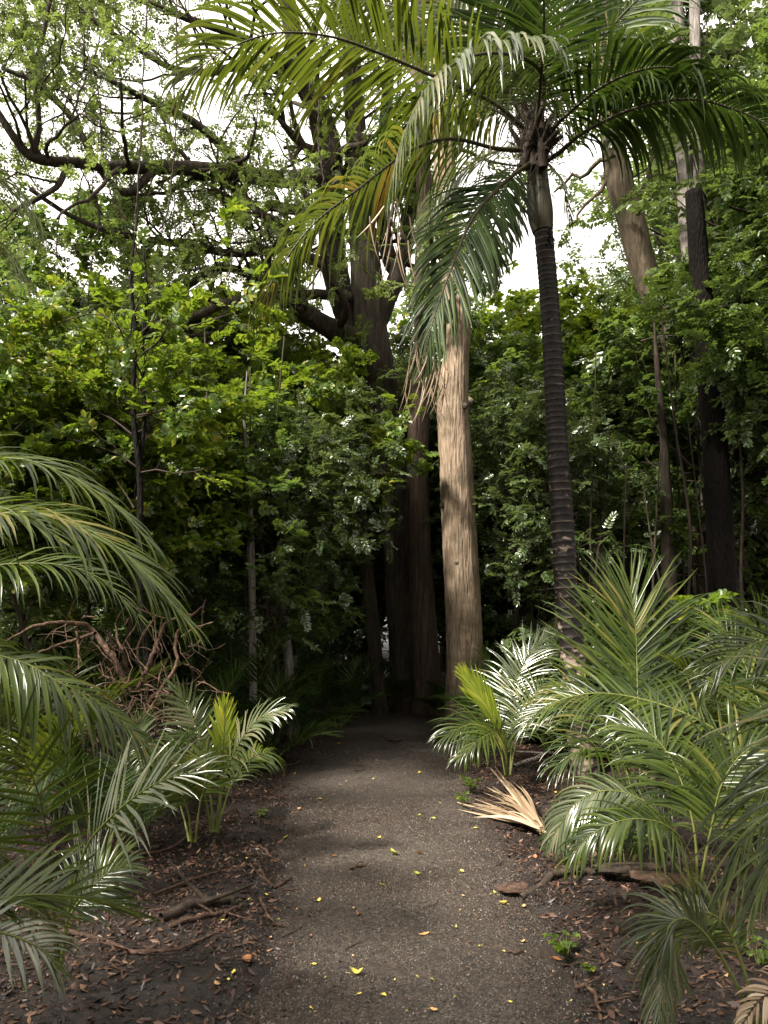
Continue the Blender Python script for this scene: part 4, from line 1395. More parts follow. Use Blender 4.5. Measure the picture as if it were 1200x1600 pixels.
hero_palm('young_palm', 'young palm by the left path edge with a bright upright leaf and silvery arching frond', G(335, 1300), [
    ([(333, 1300, 5.2), (328, 1230, 5.25), (318, 1170, 5.3), (300, 1120, 5.3), (272, 1070, 5.3)], .24, 'palm_sheen', (-.3, -1, .3), .15, .1, 26, {'bare': .42, 'width': .011}),
    ([(338, 1300, 5.2), (343, 1240, 5.2), (347, 1180, 5.15), (350, 1140, 5.15), (352, 1100, 5.15)], .2, 'palm_spear', (.2, -1, .1), .05, .05, 22, {'bare': .5, 'ang': (.5, .15), 'width': .012}),
    ([(340, 1300, 5.2), (350, 1220, 5.1), (372, 1165, 5.0), (402, 1125, 4.95), (443, 1108, 4.9)], .26, 'palm_sheen', (-.35, -.6, .8), .35, 0, 30, {'bare': .32, 'width': .011}),
    ([(330, 1300, 5.2), (316, 1230, 5.1), (290, 1190, 5.0), (255, 1172, 4.95), (215, 1180, 4.9)], .26, 'palm', (.2, -.7, .8), .4, 0, 28, {'bare': .35}),
    ([(338, 1300, 5.2), (360, 1230, 5.3), (385, 1190, 5.5), (420, 1175, 5.6), (440, 1190, 5.7)], .24, 'palm', (-.2, -.6, .8), .5, 0, 26, {'bare': .35}),
    ([(335, 1300, 5.2), (325, 1220, 5.4), (305, 1150, 5.6), (300, 1110, 5.7)], .3, 'palm', (.1, -1, .3), .15, .1, 24, {'bare': .4}),
], )
hero_palm('young_palm', 'small dark stemmed palm seedling between the two left young palms', G(302, 1315), [
    ([(305, 1315, 4.9), (312, 1260, 4.85), (322, 1215, 4.8), (318, 1170, 4.8)], .2, 'palm', (.1, -1, .2), .15, .1, 20, {'bare': .45}),
    ([(300, 1315, 4.9), (292, 1262, 4.8), (270, 1225, 4.7), (235, 1215, 4.6)], .2, 'palm', (.1, -1, .6), .3, .1, 22, {'bare': .45}),
    ([(296, 1315, 4.9), (285, 1270, 5), (272, 1240, 5.1), (240, 1228, 5.2)], .18, 'palm_dark', (.1, -1, .6), .3, .1, 20, {'bare': .45}),
])
hero_palm('young_palm', 'young palm with one upright yellow green spear leaf before the pale trunk', G(792, 1212), [
    ([(793, 1212, 7.0), (790, 1178, 7.0), (780, 1140, 7.0), (762, 1105, 7.0), (728, 1056, 7.0)], .34, 'palm_spear', (.45, -1, .2), .03, .02, 30, {'bare': .35, 'ang': (.32, .1), 'width': .016, 'jit': .03}),
    ([(792, 1212, 7.0), (782, 1170, 6.95), (765, 1140, 6.9), (735, 1132, 6.8), (695, 1150, 6.7)], .42, 'palm', (.1, -.6, .8), .45, 0, 36, {'bare': .25}),
    ([(793, 1212, 7.0), (790, 1160, 6.8), (775, 1145, 6.6), (750, 1155, 6.4), (715, 1185, 6.3)], .32, 'palm', (.1, -.6, .8), .5, 0, 30, {'bare': .25}),
    ([(797, 1212, 7.1), (800, 1140, 7.4), (802, 1080, 7.6), (822, 1030, 7.7), (850, 995, 7.8)], .45, 'palm_sheen', (-.35, -1, .35), .2, .1, 40, {'bare': .3}),
    ([(797, 1212, 7.1), (808, 1150, 7.3), (830, 1100, 7.4), (850, 1070, 7.5), (880, 1065, 7.6)], .42, 'palm', (-.1, -.7, .7), .4, .1, 34, {'bare': .3}),
    ([(790, 1212, 7.1), (775, 1140, 7.6), (750, 1090, 7.9), (735, 1085, 8.1)], .4, 'palm_dark', (.1, -.7, .7), .3, .1, 30, {'bare': .3}),
])
hero_palm('young_palm', 'palm with a large upright feather-shaped frond facing the path right of the tall palm', G(1000, 1270), [
    ([(1003, 1270, 5.6), (999, 1180, 5.7), (997, 1110, 5.8), (995, 1030, 5.95), (993, 980, 6.0), (985, 915, 6.1)], .85, 'palm', (.02, -1, .15), .1, .12, 56, {'bare': .24, 'width': .012, 'ang': (1.1, .3)}),
    ([(1006, 1270, 5.6), (1015, 1180, 5.9), (1050, 1110, 6.2), (1100, 1080, 6.4), (1150, 1100, 6.5)], .5, 'palm', (-.1, -.8, .7), .35, .1, 40, {'bare': .25}),
    ([(998, 1270, 5.6), (970, 1180, 5.8), (930, 1110, 6.0), (895, 1080, 6.1), (850, 1090, 6.2)], .5, 'palm', (.1, -.8, .7), .35, .1, 40, {'bare': .25}),
    ([(998, 1270, 5.6), (985, 1210, 5.3), (955, 1175, 5.1), (910, 1170, 4.9), (870, 1195, 4.8)], .42, 'palm', (.1, -.7, .8), .4, .1, 36, {'bare': .25}),
])
hero_palm('young_palm', 'palm whose long pale green frond arches leftward across the tall palm foot', G(1215, 1330), [
    ([(1220, 1330, 4.8), (1190, 1230, 4.8), (1150, 1165, 4.85), (1075, 1117, 4.9), (992, 1090, 5.0), (917, 1084, 5.05), (850, 1105, 5.1), (812, 1140, 5.1)], .4, 'palm', (.1, -.55, .85), .35, .15, 54, {'bare': .22, 'rr': .01}),
    ([(1220, 1330, 4.8), (1215, 1200, 5), (1180, 1080, 5.3), (1150, 1010, 5.5), (1120, 970, 5.6)], .5, 'palm', (.1, -1, .2), .15, .1, 40, {'bare': .3}),
    ([(1225, 1330, 4.8), (1240, 1180, 4.8), (1225, 1060, 4.8), (1190, 990, 4.8), (1160, 960, 4.8)], .45, 'palm', (-.3, -1, .2), .2, .1, 40, {'bare': .3}),
    ([(1215, 1330, 4.8), (1180, 1250, 4.6), (1120, 1210, 4.4), (1050, 1215, 4.3), (1000, 1250, 4.2)], .36, 'palm', (.1, -.6, .9), .4, .1, 40, {'bare': .25}),
])
hero_palm('young_palm', 'low palm with silvery drooping frond beside the dry fallen frond', G(1085, 1400), [
    ([(1085, 1400, 4.0), (1060, 1320, 4.0), (1010, 1255, 4.0), (950, 1235, 4.0), (900, 1255, 4.0), (868, 1300, 4.0)], .32, 'palm_sheen', (.05, -.5, .9), .5, -.1, 46, {'bare': .3}),
    ([(1085, 1400, 4.0), (1075, 1330, 3.9), (1040, 1290, 3.8), (985, 1280, 3.7), (930, 1300, 3.7), (890, 1340, 3.7)], .26, 'palm', (.05, -.6, .9), .6, -.1, 44, {'bare': .3}),
    ([(1090, 1400, 4.0), (1085, 1300, 4.0), (1060, 1210, 4.1), (1020, 1150, 4.2), (960, 1130, 4.3)], .36, 'palm', (.1, -.8, .6), .3, .1, 40, {'bare': .3}),
    ([(1090, 1400, 4.0), (1110, 1300, 4.0), (1130, 1220, 4.0), (1170, 1170, 4.0), (1220, 1160, 4.0)], .34, 'palm', (-.1, -.8, .6), .3, .1, 40, {'bare': .3}),
    ([(1085, 1400, 4.0), (1040, 1330, 4.3), (980, 1290, 4.6), (920, 1290, 4.8), (860, 1310, 4.9)], .3, 'palm_dark', (.1, -.6, .8), .4, .1, 40, {'bare': .3}),
])
hero_palm('young_palm', 'nearest bright green palm hanging in from the right border', (px_x(1480, 2.4), 2.4, 0), [
    ([(1560, 1600, 2.4), (1480, 1250, 2.4), (1390, 1110, 2.4), (1300, 1110, 2.4), (1230, 1180, 2.4), (1180, 1270, 2.4), (1145, 1350, 2.4)], .46, 'palm', (-.4, -.6, .7), .3, -.1, 46, {'bare': .3, 'width': .0065, 'ang': (.6, .2)}),
    ([(1540, 1600, 2.2), (1460, 1350, 2.2), (1370, 1230, 2.2), (1290, 1230, 2.2), (1225, 1310, 2.2), (1180, 1400, 2.2)], .34, 'palm', (-.4, -.6, .7), .3, 0, 40, {'bare': .3, 'width': .006, 'ang': (.6, .2)}),
    ([(1500, 1600, 2.9), (1420, 1250, 2.9), (1330, 1060, 2.9), (1230, 1000, 2.9), (1150, 1020, 2.9), (1095, 1075, 2.9)], .28, 'palm', (-.1, -.9, .6), .35, .1, 46, {'bare': .4, 'width': .008}),
])
hero_palm('young_palm', 'small drooping palm at the bottom right with glossy folded leaflets', (px_x(1150, 2.75), 2.75, 0), [
    ([(1200, 1640, 2.75), (1130, 1500, 2.75), (1080, 1440, 2.72), (1046, 1448, 2.7), (1038, 1510, 2.7), (1030, 1600, 2.68)], .2, 'palm_sheen', (-.1, -1, .1), .35, -.1, 56, {'bare': .45, 'width': .0055, 'ang': (.7, .2)}),
    ([(1200, 1640, 2.75), (1150, 1480, 2.8), (1115, 1430, 2.8), (1060, 1430, 2.85), (1010, 1470, 2.9)], .17, 'palm', (-.1, -.8, .5), .5, -.1, 44, {'bare': .4, 'width': .0055}),
])
dfr = empty('dead_frond', G(1215, 1560))
tag(dfr, 'brown withered palm frond in the bottom right corner', 'dead frond')
frond(FP([(1320, 1620, 2.75), (1270, 1560, 2.75), (1230, 1545, 2.72), (1190, 1560, 2.7), (1160, 1600, 2.7)]), .13, dfr, r5, 'palm_dead', 'stick', 26, (0, -.7, .7), .5, .007, 0, .1, .006)

# dry fallen frond: leaflets gathered into a fan on the ground
df = empty('dead_frond', G(850, 1305))
tag(df, 'straw coloured dry palm frond fanned out on the ground at the right path edge', 'dead frond')
mb = MB()
hub = G(848, 1312) + V3(0, 0, .06)
for k in range(52):
    u = r5.uniform(0, 1)
    tgt = G(*[(712 + 70 * u, 1272 - 50 * u)][0]) if r5.uniform() < .75 else G(r5.uniform(700, 830), r5.uniform(1230, 1300))
    tgt = tgt + V3(r5.normal(0, .04), r5.normal(0, .06), r5.uniform(.01, .1) + (.12 if u > .8 else 0))
    st_ = hub + r5.normal(0, .012, 3)
    ln = r5.uniform(.55, 1.08)
    e = st_ + (tgt - st_) * ln
    midp = (st_ + e) / 2 + V3(r5.normal(0, .015), 0, r5.uniform(.0, .06))
    Q = smooth_path([st_, midp, e], 7)
    Tq = nrm(np.gradient(Q, axis=0))
    sd_ = nrm(np.cross(Tq, V3(r5.normal(0, .5), r5.normal(0, .5), 1)[None]))
    wv = (np.array([.35, .8, 1, .9, .7, .4, .05]) * r5.uniform(.008, .016))[:, None]
    A = np.stack([Q - sd_ * wv, Q + V3(0, 0, 1) * wv * .4, Q + sd_ * wv], 1).reshape(-1, 3)
    i0 = (np.arange(6) * 3)[:, None] + np.arange(2)[None]
    mb.add(A, np.stack([i0, i0 + 1, i0 + 4, i0 + 3], -1).reshape(-1, 4))
a_ = mb.build('leaflets', M['palm_dead'], df)
mb = MB()
Q = smooth_path([G(715, 1262) + V3(0, 0, .04), G(780, 1288) + V3(0, 0, .07), hub, G(900, 1345) + V3(0, 0, .05), G(945, 1365) + V3(0, 0, .02)], 20)
tube(mb, Q, np.linspace(.005, .016, 20), 6)
rebase(df, a_, mb.build('midrib', M['palm_dead'], df))

# random filler palms (understorey)
fill_src = [palm_plant((0, 0, 0), 9, 1.15, np.random.default_rng(300 + k), local=True, mat=['palm', 'palm_dark', 'palm_dark'][k], leaf=.38, npairs=30, name='understorey_palm') for k in range(3)]
FILL = [  # px, D, scale, source, label
    (1120, 6.6, 1.1, 0, 'palm in the right undergrowth below the black trunk'), (1210, 6.0, 1.25, 0, 'palm at the right border below the leafy sprig'), (985, 8.2, .8, 0, 'palm crowding the foot of the tall palm'),
    (1060, 7.4, 1.0, 0, 'palm behind the large feather-shaped frond'), (1170, 4.9, .85, 0, 'palm among the right mass near the border'), (960, 5.0, .5, 0, 'small palm under the long arching right frond'),
    (860, 8.6, 1.1, 1, 'shaded palm behind the tall palm'), (790, 9.5, 1.0, 1, 'shaded palm right of the pale trunk base'), (1000, 9.0, 1.2, 1, 'shaded palm below the leaning brown trunk'),
    (470, 9.3, .85, 1, 'dark palm at the left path bend'), (420, 8.0, .8, 1, 'dark palm behind the left young palm'), (530, 10.6, .85, 2, 'dark palm left of the forked tree base'),
    (370, 8.8, 1.3, 2, 'taller dark palm in the left thicket shade'), (300, 7.6, 1.0, 2, 'dark palm behind the root tangle'), (600, 12.2, .7, 1, 'small dark palm at the foot of the forked tree'),
    (690, 11.6, .6, 1, 'small palm between the forked tree and the pale trunk'), (440, 11, 1.2, 2, 'dim palm deep behind the left path edge'), (180, 5.0, .8, 2, 'dark palm under the arching left fronds'),
    (-30, 4.6, .8, 1, 'dark palm low behind the lower left young palm'), (120, 6.6, 1.2, 0, 'green palm behind the root tangle at left'), (20, 5.8, 1.3, 0, 'green palm at the left border behind the arching fronds')]
for k, (px, D, s, si, lb) in enumerate(FILL):
    src = fill_src[si]
    if src.name in used:
        o = copy_tree(src)
    else:
        o = src
        used.add(src.name)
    place(o, px_x(px, D), D, rg.uniform(0, 6.28), s)
    tag(o, lb, 'palm', 'understorey palms')
# low leafy undergrowth shrubs in the shade
us = [sapling('undergrowth_shrub', 1.2, np.random.default_rng(160 + k), ['small', 'broad'][k], .16, 'leaf_dark', 'twig', h0=.05, spread=.55, nbr=16, r=.012, extra=3) for k in range(2)]
for k in range(46):
    if k < 24:
        D = rg.uniform(8.5, 14)
        px = rg.uniform(-60, 560)
    else:
        D = rg.uniform(8.5, 14)
        px = rg.uniform(760, 1260)
    x = px_x(px, D)
    if path_dist(x, D)[0] < .5:
        D += 2.2
        x = px_x(px, D)
        if path_dist(x, D)[0] < .4:
            continue
    src = us[k % 2]
    if src.name in used:
        o = copy_tree(src)
    else:
        o = src
        used.add(src.name)
    place(o, x, D, rg.uniform(0, 6.28), rg.uniform(.7, 1.3))
    tag(o, '%s low shrub, %s undergrowth, %s' % (['fine leaved', 'broad leaved'][k % 2], 'near' if D < 11 else 'deep shaded', where(px)), 'shrub', 'undergrowth shrubs')

# ------------------------------------------------------------------ root tangle at left
rt = empty('fallen_tree_roots', (px_x(190, 6.0), 6.0, 0))
tag(rt, 'upturned tangle of orange brown roots and dry twigs at the left', 'tree roots')
r6 = np.random.default_rng(66)
mb = MB()
th = np.linspace(0, 2 * math.pi, 28, endpoint=False)
rows = []
for a in range(13):
    ph_ = -0.2 + a / 12 * (math.pi / 2 + .15)
    rad = math.cos(min(ph_, 1.55))
    rows.append(np.stack([np.cos(th) * rad * .62, np.sin(th) * rad * .42, np.full(28, math.sin(ph_) * .78)], -1) * (1 + r6.normal(0, .07, (28, 1))))
A = np.concatenate(rows) + V3(px_x(205, 6.1), 6.15, -.05)
q = [(a * 28 + b, a * 28 + (b + 1) % 28, (a + 1) * 28 + (b + 1) % 28, (a + 1) * 28 + b) for a in range(12) for b in range(28)]
mb.add(A, q)
s_ = mb.build('root_soil', M['soil_lump'], rt)
parts = [s_]
RTS = [[(205, 1080, 16), (175, 1030, 15), (140, 985, 14), (110, 980, 12), (60, 985, 9), (15, 1005, 5)], [(150, 990, 9), (110, 1002, 8), (70, 1015, 6), (48, 1032, 4)], [(215, 1080, 12), (235, 1030, 11), (258, 975, 8), (290, 960, 5)],
       [(245, 1090, 10), (275, 1040, 9), (280, 995, 8), (320, 955, 5)], [(282, 995, 6), (300, 980, 5), (332, 970, 3)], [(200, 1050, 7), (192, 1015, 6), (212, 970, 4)], [(192, 1015, 6), (182, 1000, 5), (178, 975, 3)],
       [(230, 1070, 7), (210, 1020, 6), (235, 970, 5), (240, 960, 3)], [(120, 985, 6), (126, 1010, 6), (127, 1040, 4)], [(215, 1130, 9), (240, 1085, 8), (268, 1078, 5)], [(260, 1060, 5), (240, 1110, 6), (215, 1135, 5)]]
for rtp in RTS:
    mb = MB()
    P_, R_ = trunk_px([(a, b, c * .62) for a, b, c in rtp], [5.9 + r6.normal(0, .12) for _ in rtp], .03)
    P_ = P_ + np.cumsum(r6.normal(0, .004, P_.shape), 0)
    tube(mb, P_, R_, 8, trunk_prof(8, len(P_), r6, .1))
    parts.append(mb.build('root', M['root'], rt))
mb = MB()
for k in range(150):
    c = W(r6.normal(225, 50), r6.uniform(1060, 1180), 5.75 + r6.normal(0, .25))
    d = nrm(r6.normal(0, 1, 3) * V3(1, .6, .7))
    Q = [c]
    for e in range(5):
        d = nrm(d + r6.normal(0, .35, 3))
        Q.append(Q[-1] + d * r6.uniform(.03, .08))
    tube(mb, Q, np.linspace(.005, .0015, 6), 4)
for k in range(60):
    c = W(r6.uniform(100, 320), r6.uniform(960, 1080), 5.95 + r6.normal(0, .25))
    d = nrm(r6.normal(0, 1, 3) + V3(0, 0, .5))
    Q = [c]
    for e in range(6):
        d = nrm(d + r6.normal(0, .3, 3))
        Q.append(Q[-1] + d * r6.uniform(.03, .08))
    tube(mb, Q, np.linspace(.006, .0015, 7), 4)
parts.append(mb.build('rootlets', M['root'], rt))
parts[-1]['kind'] = 'stuff'
rebase(rt, *parts)


# ------------------------------------------------------------------ small things on the ground
def gz(px, py):
    g = G(px, py)
    z = float(surf(g[0], g[1])[0]) + .003
    return V3(g[0], g[1], z)


ST = [([(250, 1475), (300, 1452), (345, 1438), (372, 1432)], 15, 'thick dark rotting stick left of the path', 'bark_dark'), ([(262, 1480), (315, 1470), (365, 1452), (378, 1440)], 8, 'dark stick lying just below the thick rotting one', 'stick'),
      ([(95, 1480), (140, 1488), (185, 1512), (225, 1525), (290, 1515), (375, 1468)], 6, 'long thin curved twig running along the lower left ground', 'stick'),
      ([(180, 1338), (250, 1342), (310, 1320), (365, 1282)], 5, 'long dark twig curving past the left young palm', 'stick'), ([(240, 1418), (320, 1395), (380, 1385), (410, 1370)], 5, 'thin twig across the left ground above the rotting stick', 'stick'),
      ([(405, 1335), (420, 1346), (436, 1356)], 4, 'short twig at the left edge of the path', 'stick'), ([(405, 1418), (415, 1430), (428, 1450), (440, 1455)], 5, 'small reddish twig at the left path edge', 'root'),
      ([(400, 1385), (430, 1392), (455, 1378)], 5, 'bent dark twig by the left path margin', 'stick'), ([(548, 1365), (560, 1361), (573, 1358)], 4, 'short black twig in the middle of the path', 'stick'),
      ([(606, 1160), (618, 1163), (631, 1159)], 5, 'dark twig near the far end of the path', 'stick'), ([(790, 1497), (805, 1499), (818, 1496)], 3, 'tiny twig on the right of the path', 'stick'),
      ([(815, 1412), (870, 1396), (930, 1388), (990, 1392)], 11, 'dark fallen branch on the litter right of the path', 'bark_dark'), ([(900, 1545), (925, 1560), (940, 1600)], 6, 'reddish twig near the bottom right', 'root'),
      ([(800, 1205), (870, 1188), (940, 1180)], 8, 'fallen pale branch behind the yellow spear palm', 'bark_grey'), ([(1130, 1510), (1150, 1525), (1178, 1545)], 5, 'twig under the bottom right palm', 'stick'),
      ([(380, 1215), (420, 1205), (470, 1195)], 6, 'dark root along the left path bend', 'bark_dark'), ([(398, 1180), (380, 1195), (376, 1200)], 18, 'small dark stump by the left path bend', 'bark_dark')]
for pts, wpx, lb, mt in ST:
    Q = smooth_path([gz(a, b) + V3(0, 0, .004) for a, b in pts], 14)
    dist = np.linalg.norm(Q[0] - V3(0, 0, 1.6))
    rr = wpx / 2 * dist / FPX
    Q = Q + r5.normal(0, rr * .35, Q.shape)
    Q[:, 2] += rr * .5
    mb = MB()
    tube(mb, Q, rr * np.linspace(1, .55, 14) * r5.uniform(.85, 1.15, 14), 8)
    for k in range(3 if wpx < 10 else 2):
        j = r5.integers(3, 12)
        d = nrm(V3(r5.normal(), r5.normal(), .15))
        tube(mb, [Q[j], Q[j] + d * rr * 6, Q[j] + d * rr * 12 + r5.normal(0, rr, 3)], [rr * .5, rr * .4, rr * .2], 5)
    tag(mb.build('stump' if 'stump' in lb else ('fallen_branch' if 'branch' in lb or 'root' in lb else 'stick'), M[mt]), lb, 'stick', 'sticks on the ground')


def fallen_leaf(px, py, wpx, mat, label, group='fallen leaves on and by the path', cat='leaf'):
    c = gz(px, py) + V3(0, 0, .003)
    dist = np.linalg.norm(c - V3(0, 0, 1.6))
    L_ = wpx * dist / FPX * .62
    n = 9
    a = r5.uniform(0, 6.28)
    t = np.linspace(0, 1, n)
    half = L_ * r5.uniform(.24, .4) * np.sin(np.pi * t ** .8) ** .8 * r5.uniform(.7, 1.15, n)
    curl = r5.uniform(.2, 1.3)
    mid = np.stack([(t - .5) * L_ * 1.1, r5.normal(0, .02) * L_ * np.sin(t * 5), L_ * r5.uniform(.05, .5) * (t - .5) ** 2 * 4], -1)
    Lf = mid + np.stack([0 * t, half, half * curl], -1)
    Rt = mid + np.stack([0 * t, -half, half * curl * r5.uniform(.3, 1.2)], -1)
    A = np.stack([Lf, mid, Rt], 1).reshape(-1, 3)
    th = .0006
    ca, sa = math.cos(a), math.sin(a)
    Rz = np.array([[ca, -sa, 0], [sa, ca, 0], [0, 0, 1]])
    A = A @ Rz.T
    i0 = (np.arange(n - 1) * 3)[:, None] + np.arange(2)[None]
    q = np.stack([i0, i0 + 1, i0 + 4, i0 + 3], -1).reshape(-1, 4)
    mb = MB()
    mb.add(A, q)
    st = Rz @ V3(-.55 * L_, 0, .03 * L_)
    tube(mb, [st, st + Rz @ V3(-.2 * L_, .03 * L_, 0), st + Rz @ V3(-.38 * L_, .1 * L_, 0)], [.0009, .0008, .0006], 4)
    o = mb.build('fallen_leaf', M[mat])
    o.location = c
    tag(o, label, cat, group)
    return o


LV = [(557, 1531, 26, 'yellow_leaf', 'largest bright yellow leaf lying near the bottom centre of the path'), (592, 1316, 12, 'yellow_leaf', 'small yellow leaf upper middle of the path'),
      (655, 1340, 18, 'tan_leaf', 'pale curled leaf on the path, right of the olive leaf'), (615, 1342, 28, 'olive_leaf', 'long olive green leaf across the middle of the path'),
      (652, 1374, 16, 'olive_leaf', 'dull olive leaf below the pale curled one'), (597, 1392, 13, 'yellow_leaf', 'rounded yellow leaf in the very centre of the path'), (497, 1414, 16, 'yellow_leaf', 'yellow leaf on the left half of the path'),
      (552, 1427, 9, 'tan_leaf', 'tiny orange leaf beside a dark crumpled one'), (560, 1438, 18, 'rust_leaf', 'dark crumpled leaf in the centre of the path'), (662, 1467, 26, 'tan_leaf', 'long straw coloured leaf low on the path right of centre'),
      (561, 1562, 12, 'yellow_leaf', 'narrow yellow leaf just below the largest yellow leaf'), (600, 1566, 13, 'yellow_leaf', 'curled yellow leaf at the bottom of the path'), (678, 1590, 18, 'tan_leaf', 'orange brown leaf at the bottom edge of the picture'),
      (364, 1550, 18, 'yellow_leaf', 'orange yellow leaf at the lower left of the path'), (338, 1568, 20, 'tan_leaf', 'broad pale leaf next to the orange yellow one at lower left'), (656, 1212, 10, 'yellow_leaf', 'yellow leaf on the far part of the path'),
      (460, 1213, 9, 'yellow_leaf', 'pale yellow leaf at the left edge of the far path'), (529, 1166, 7, 'yellow_leaf', 'speck-like yellow leaf near the path bend'), (678, 1284, 9, 'yellow_leaf', 'small yellow leaf right of centre on the far path'),
      (655, 1279, 12, 'olive_leaf', 'dark olive leaf on the right side of the far path'), (743, 1299, 11, 'yellow_leaf', 'yellow leaf just below the dry fallen frond'), (444, 1315, 18, 'olive_leaf', 'yellow green leaf at the left path edge'),
      (467, 1270, 16, 'tan_leaf', 'orange leaf pair at the left of the far path'), (572, 1238, 9, 'rust_leaf', 'dark brown leaf on the sunlit patch of the path'), (722, 1369, 11, 'yellow_leaf', 'yellow leaf on the right half of the path'),
      (724, 1408, 8, 'tan_leaf', 'small tan leaf at right of the path'), (774, 1402, 12, 'yellow_leaf', 'yellow leaf at the right path edge by the fallen branch'), (786, 1418, 16, 'yellow_leaf', 'cream yellow leaf at the tip of the fallen branch'),
      (818, 1423, 14, 'tan_leaf', 'pale tan leaf right of the fallen branch tip'), (712, 1460, 10, 'olive_leaf', 'green yellow leaf lower right on the path'), (816, 1479, 13, 'tan_leaf', 'straw leaf at the right path edge'),
      (417, 1409, 11, 'yellow_leaf', 'yellow leaf among twigs left of the path'), (387, 1425, 10, 'yellow_leaf', 'pale leaf among the left litter'), (491, 1514, 10, 'yellow_leaf', 'small yellow leaf lower left on the path'),
      (385, 1525, 30, 'rust_leaf', 'big upright reddish brown dead leaf at the lower left'), (871, 1505, 22, 'rust_leaf', 'reddish brown leaf beside the green seedling at right'), (835, 1350, 20, 'rust_leaf', 'rust coloured leaf below the dry frond'),
      (905, 1365, 12, 'tan_leaf', 'orange leaf on the litter under the drooping right palm'), (1135, 1545, 14, 'tan_leaf', 'orange leaf at the bottom right corner'), (520, 1345, 12, 'rust_leaf', 'dark leaf at the left middle of the path'),
      (531, 1232, 8, 'rust_leaf', 'dark speck-like leaf on the far sunlit path'), (500, 1253, 9, 'tan_leaf', 'tan leaf on the left of the far path'), (702, 1190, 8, 'yellow_leaf', 'pale yellow leaf beside the young palm with the spear leaf')]
for lv in LV:
    fallen_leaf(*lv)
g_ = 0
for k in range(90):
    u = r5.uniform() ** .7
    py = 1140 + 455 * u
    px = r5.uniform(330, 960)
    fallen_leaf(px, py, r5.uniform(5, 9), ['yellow_leaf', 'tan_leaf', 'rust_leaf', 'rust_leaf', 'olive_leaf', 'rust_leaf'][k % 6], 'tiny dead leaf fleck scattered on the ground around the path', 'tiny leaf flecks around the path')
# rusty palm sheath pieces on the right litter
for k, (px, py, ln, az, lb) in enumerate([(985, 1392, .42, .2, 'curled dark brown palm sheath lying under the right palms'), (1040, 1412, .36, -.3, 'tan palm sheath beside the curled dark one'), (820, 1400, .3, .1, 'flat rusty bark slab at the right path edge')]):
    c = gz(px, py)
    n, mcount = 10, 9
    u = np.linspace(-.5, .5, n)
    v = np.linspace(-1.1, 1.1, mcount)
    wv = .085 * (1 - .75 * np.abs(u) ** 1.5 * 1.6)
    A = np.stack([np.repeat(u * ln, mcount), (np.sin(v)[None] * wv[:, None]).ravel(), ((1 - np.cos(v))[None] * wv[:, None] * .6).ravel() + .01], -1) + r5.normal(0, .003, (n * mcount, 3))
    if k == 2: A[:, 2] *= .3
    else: A[:, 2] = .1 - A[:, 2]
    ca, sa = math.cos(az), math.sin(az)
    A = A @ np.array([[ca, -sa, 0], [sa, ca, 0], [0, 0, 1]]).T
    i = (np.arange(n - 1)[:, None] * mcount + np.arange(mcount - 1)[None]).ravel()
    mb = MB()
    mb.add(A, np.stack([i, i + 1, i + mcount + 1, i + mcount], -1))
    o = mb.build('palm_sheath', M[['bark_dark', 'root', 'stick'][k]])
    md = o.modifiers.new('thick', 'SOLIDIFY')
    md.thickness = .008
    o.location = c
    tag(o, lb, 'palm sheath', 'fallen palm sheaths')


def seedling(px, py, h, n, size, label, mat='leaf_lime', D=None, z0=None):
    b = gz(px, py) if D is None else V3(px_x(px, D), D, 0)
    root = empty('seedling', b)
    tm, cm = MB(), MB()
    pos, dr = [], []
    for k in range(n):
        a = r5.uniform(0, 6.28)
        Q = [V3(0, 0, 0), V3(math.cos(a) * h * .15, math.sin(a) * h * .15, h * .5), V3(math.cos(a) * h * .5, math.sin(a) * h * .5, h * r5.uniform(.7, 1))]
        tube(tm, Q, [.003, .002, .001], 4)
        for e in (1, 2):
            pos.append(Q[e])
            dr.append(V3(math.cos(a), math.sin(a), .2))
    leaves(cm, pos, dr, size, 'broad', r5, .25)
    tm.build('stem', M['midrib_green'], root)
    cm.build('leaves', M[mat], root, smooth=False)
    tag(root, label, 'seedling', 'small green seedlings')


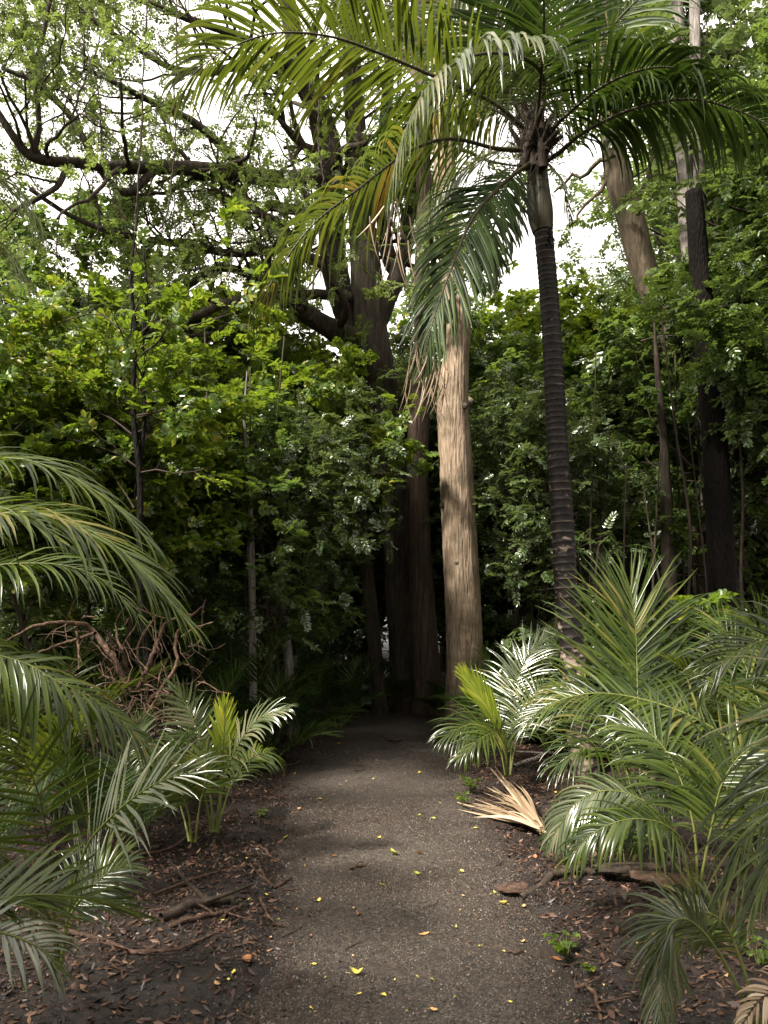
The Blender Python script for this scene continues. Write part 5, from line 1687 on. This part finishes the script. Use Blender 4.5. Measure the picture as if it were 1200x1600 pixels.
seedling(887, 1500, .08, 6, .055, 'bright green leafy seedling growing right of the path near the bottom')
seedling(925, 1527, .04, 3, .035, 'tiny seedling just below the larger green one at right')
seedling(735, 1240, .12, 5, .08, 'small green seedling beside the dry fallen frond')
seedling(728, 1262, .08, 4, .06, 'little seedling under the tips of the dry fallen frond')
seedling(1125, 1500, .09, 5, .06, 'green seedling under the bottom right palm')
seedling(1185, 1530, .08, 5, .06, 'green seedling at the right border near the bottom')
seedling(405, 1290, .05, 3, .035, 'tiny seedling on the left litter')
# leafy sprig at right
sg = empty('leafy_sprig', (px_x(1100, 6.2), 6.2, 0))
tag(sg, 'bright green rosette of leaves standing before the foot of the black trunk', 'seedling')
tm, cm = MB(), MB()
top = W(1100, 955, 6.2)
tube(tm, smooth_path([V3(top[0] + .05, 6.2, 0), (top + V3(top[0] + .05, 6.2, 0)) / 2 + V3(.04, 0, 0), top], 12), np.linspace(.01, .005, 12), 6)
pos, dr = [], []
for k in range(16):
    a = k * 2.4
    pos.append(top + V3(math.cos(a) * .05, math.sin(a) * .04, r5.uniform(-.12, .1)))
    dr.append(V3(math.cos(a), math.sin(a), r5.uniform(-.1, .5)))
leaves(cm, pos, dr, .17, 'broad', r5, .5)
rebase(sg, tm.build('stem', M['midrib_green'], sg), cm.build('leaves', M['leaf_lime'], sg, smooth=False))

# ------------------------------------------------------------------ drop prototypes never placed
for ps in list(PROT.values()) + [fill_src, us]:
    for o in ps:
        if o.name not in used:
            for c in list(o.children_recursive):
                bpy.data.objects.remove(c)
            bpy.data.objects.remove(o)

# labels that several look-alikes of a group still share: tell them apart by their order from the left
byl = {}
for o in bpy.context.scene.objects:
    if o.parent is None and o.get('group') in ('background forest trees', 'undergrowth shrubs', 'bare sapling stems in the thicket'):
        byl.setdefault(o['label'], []).append(o)
ORD = ['leftmost', 'second from left', 'third from left', 'fourth from left', 'fifth from left', 'sixth from left', 'seventh from left', 'eighth from left', 'ninth from left']
for lb, os_ in byl.items():
    if len(os_) > 1:
        for k, o in enumerate(sorted(os_, key=lambda q: q.location.x / q.location.y)):
            o['label'] = lb + ', ' + (ORD[k] if k < len(ORD) else 'further right')
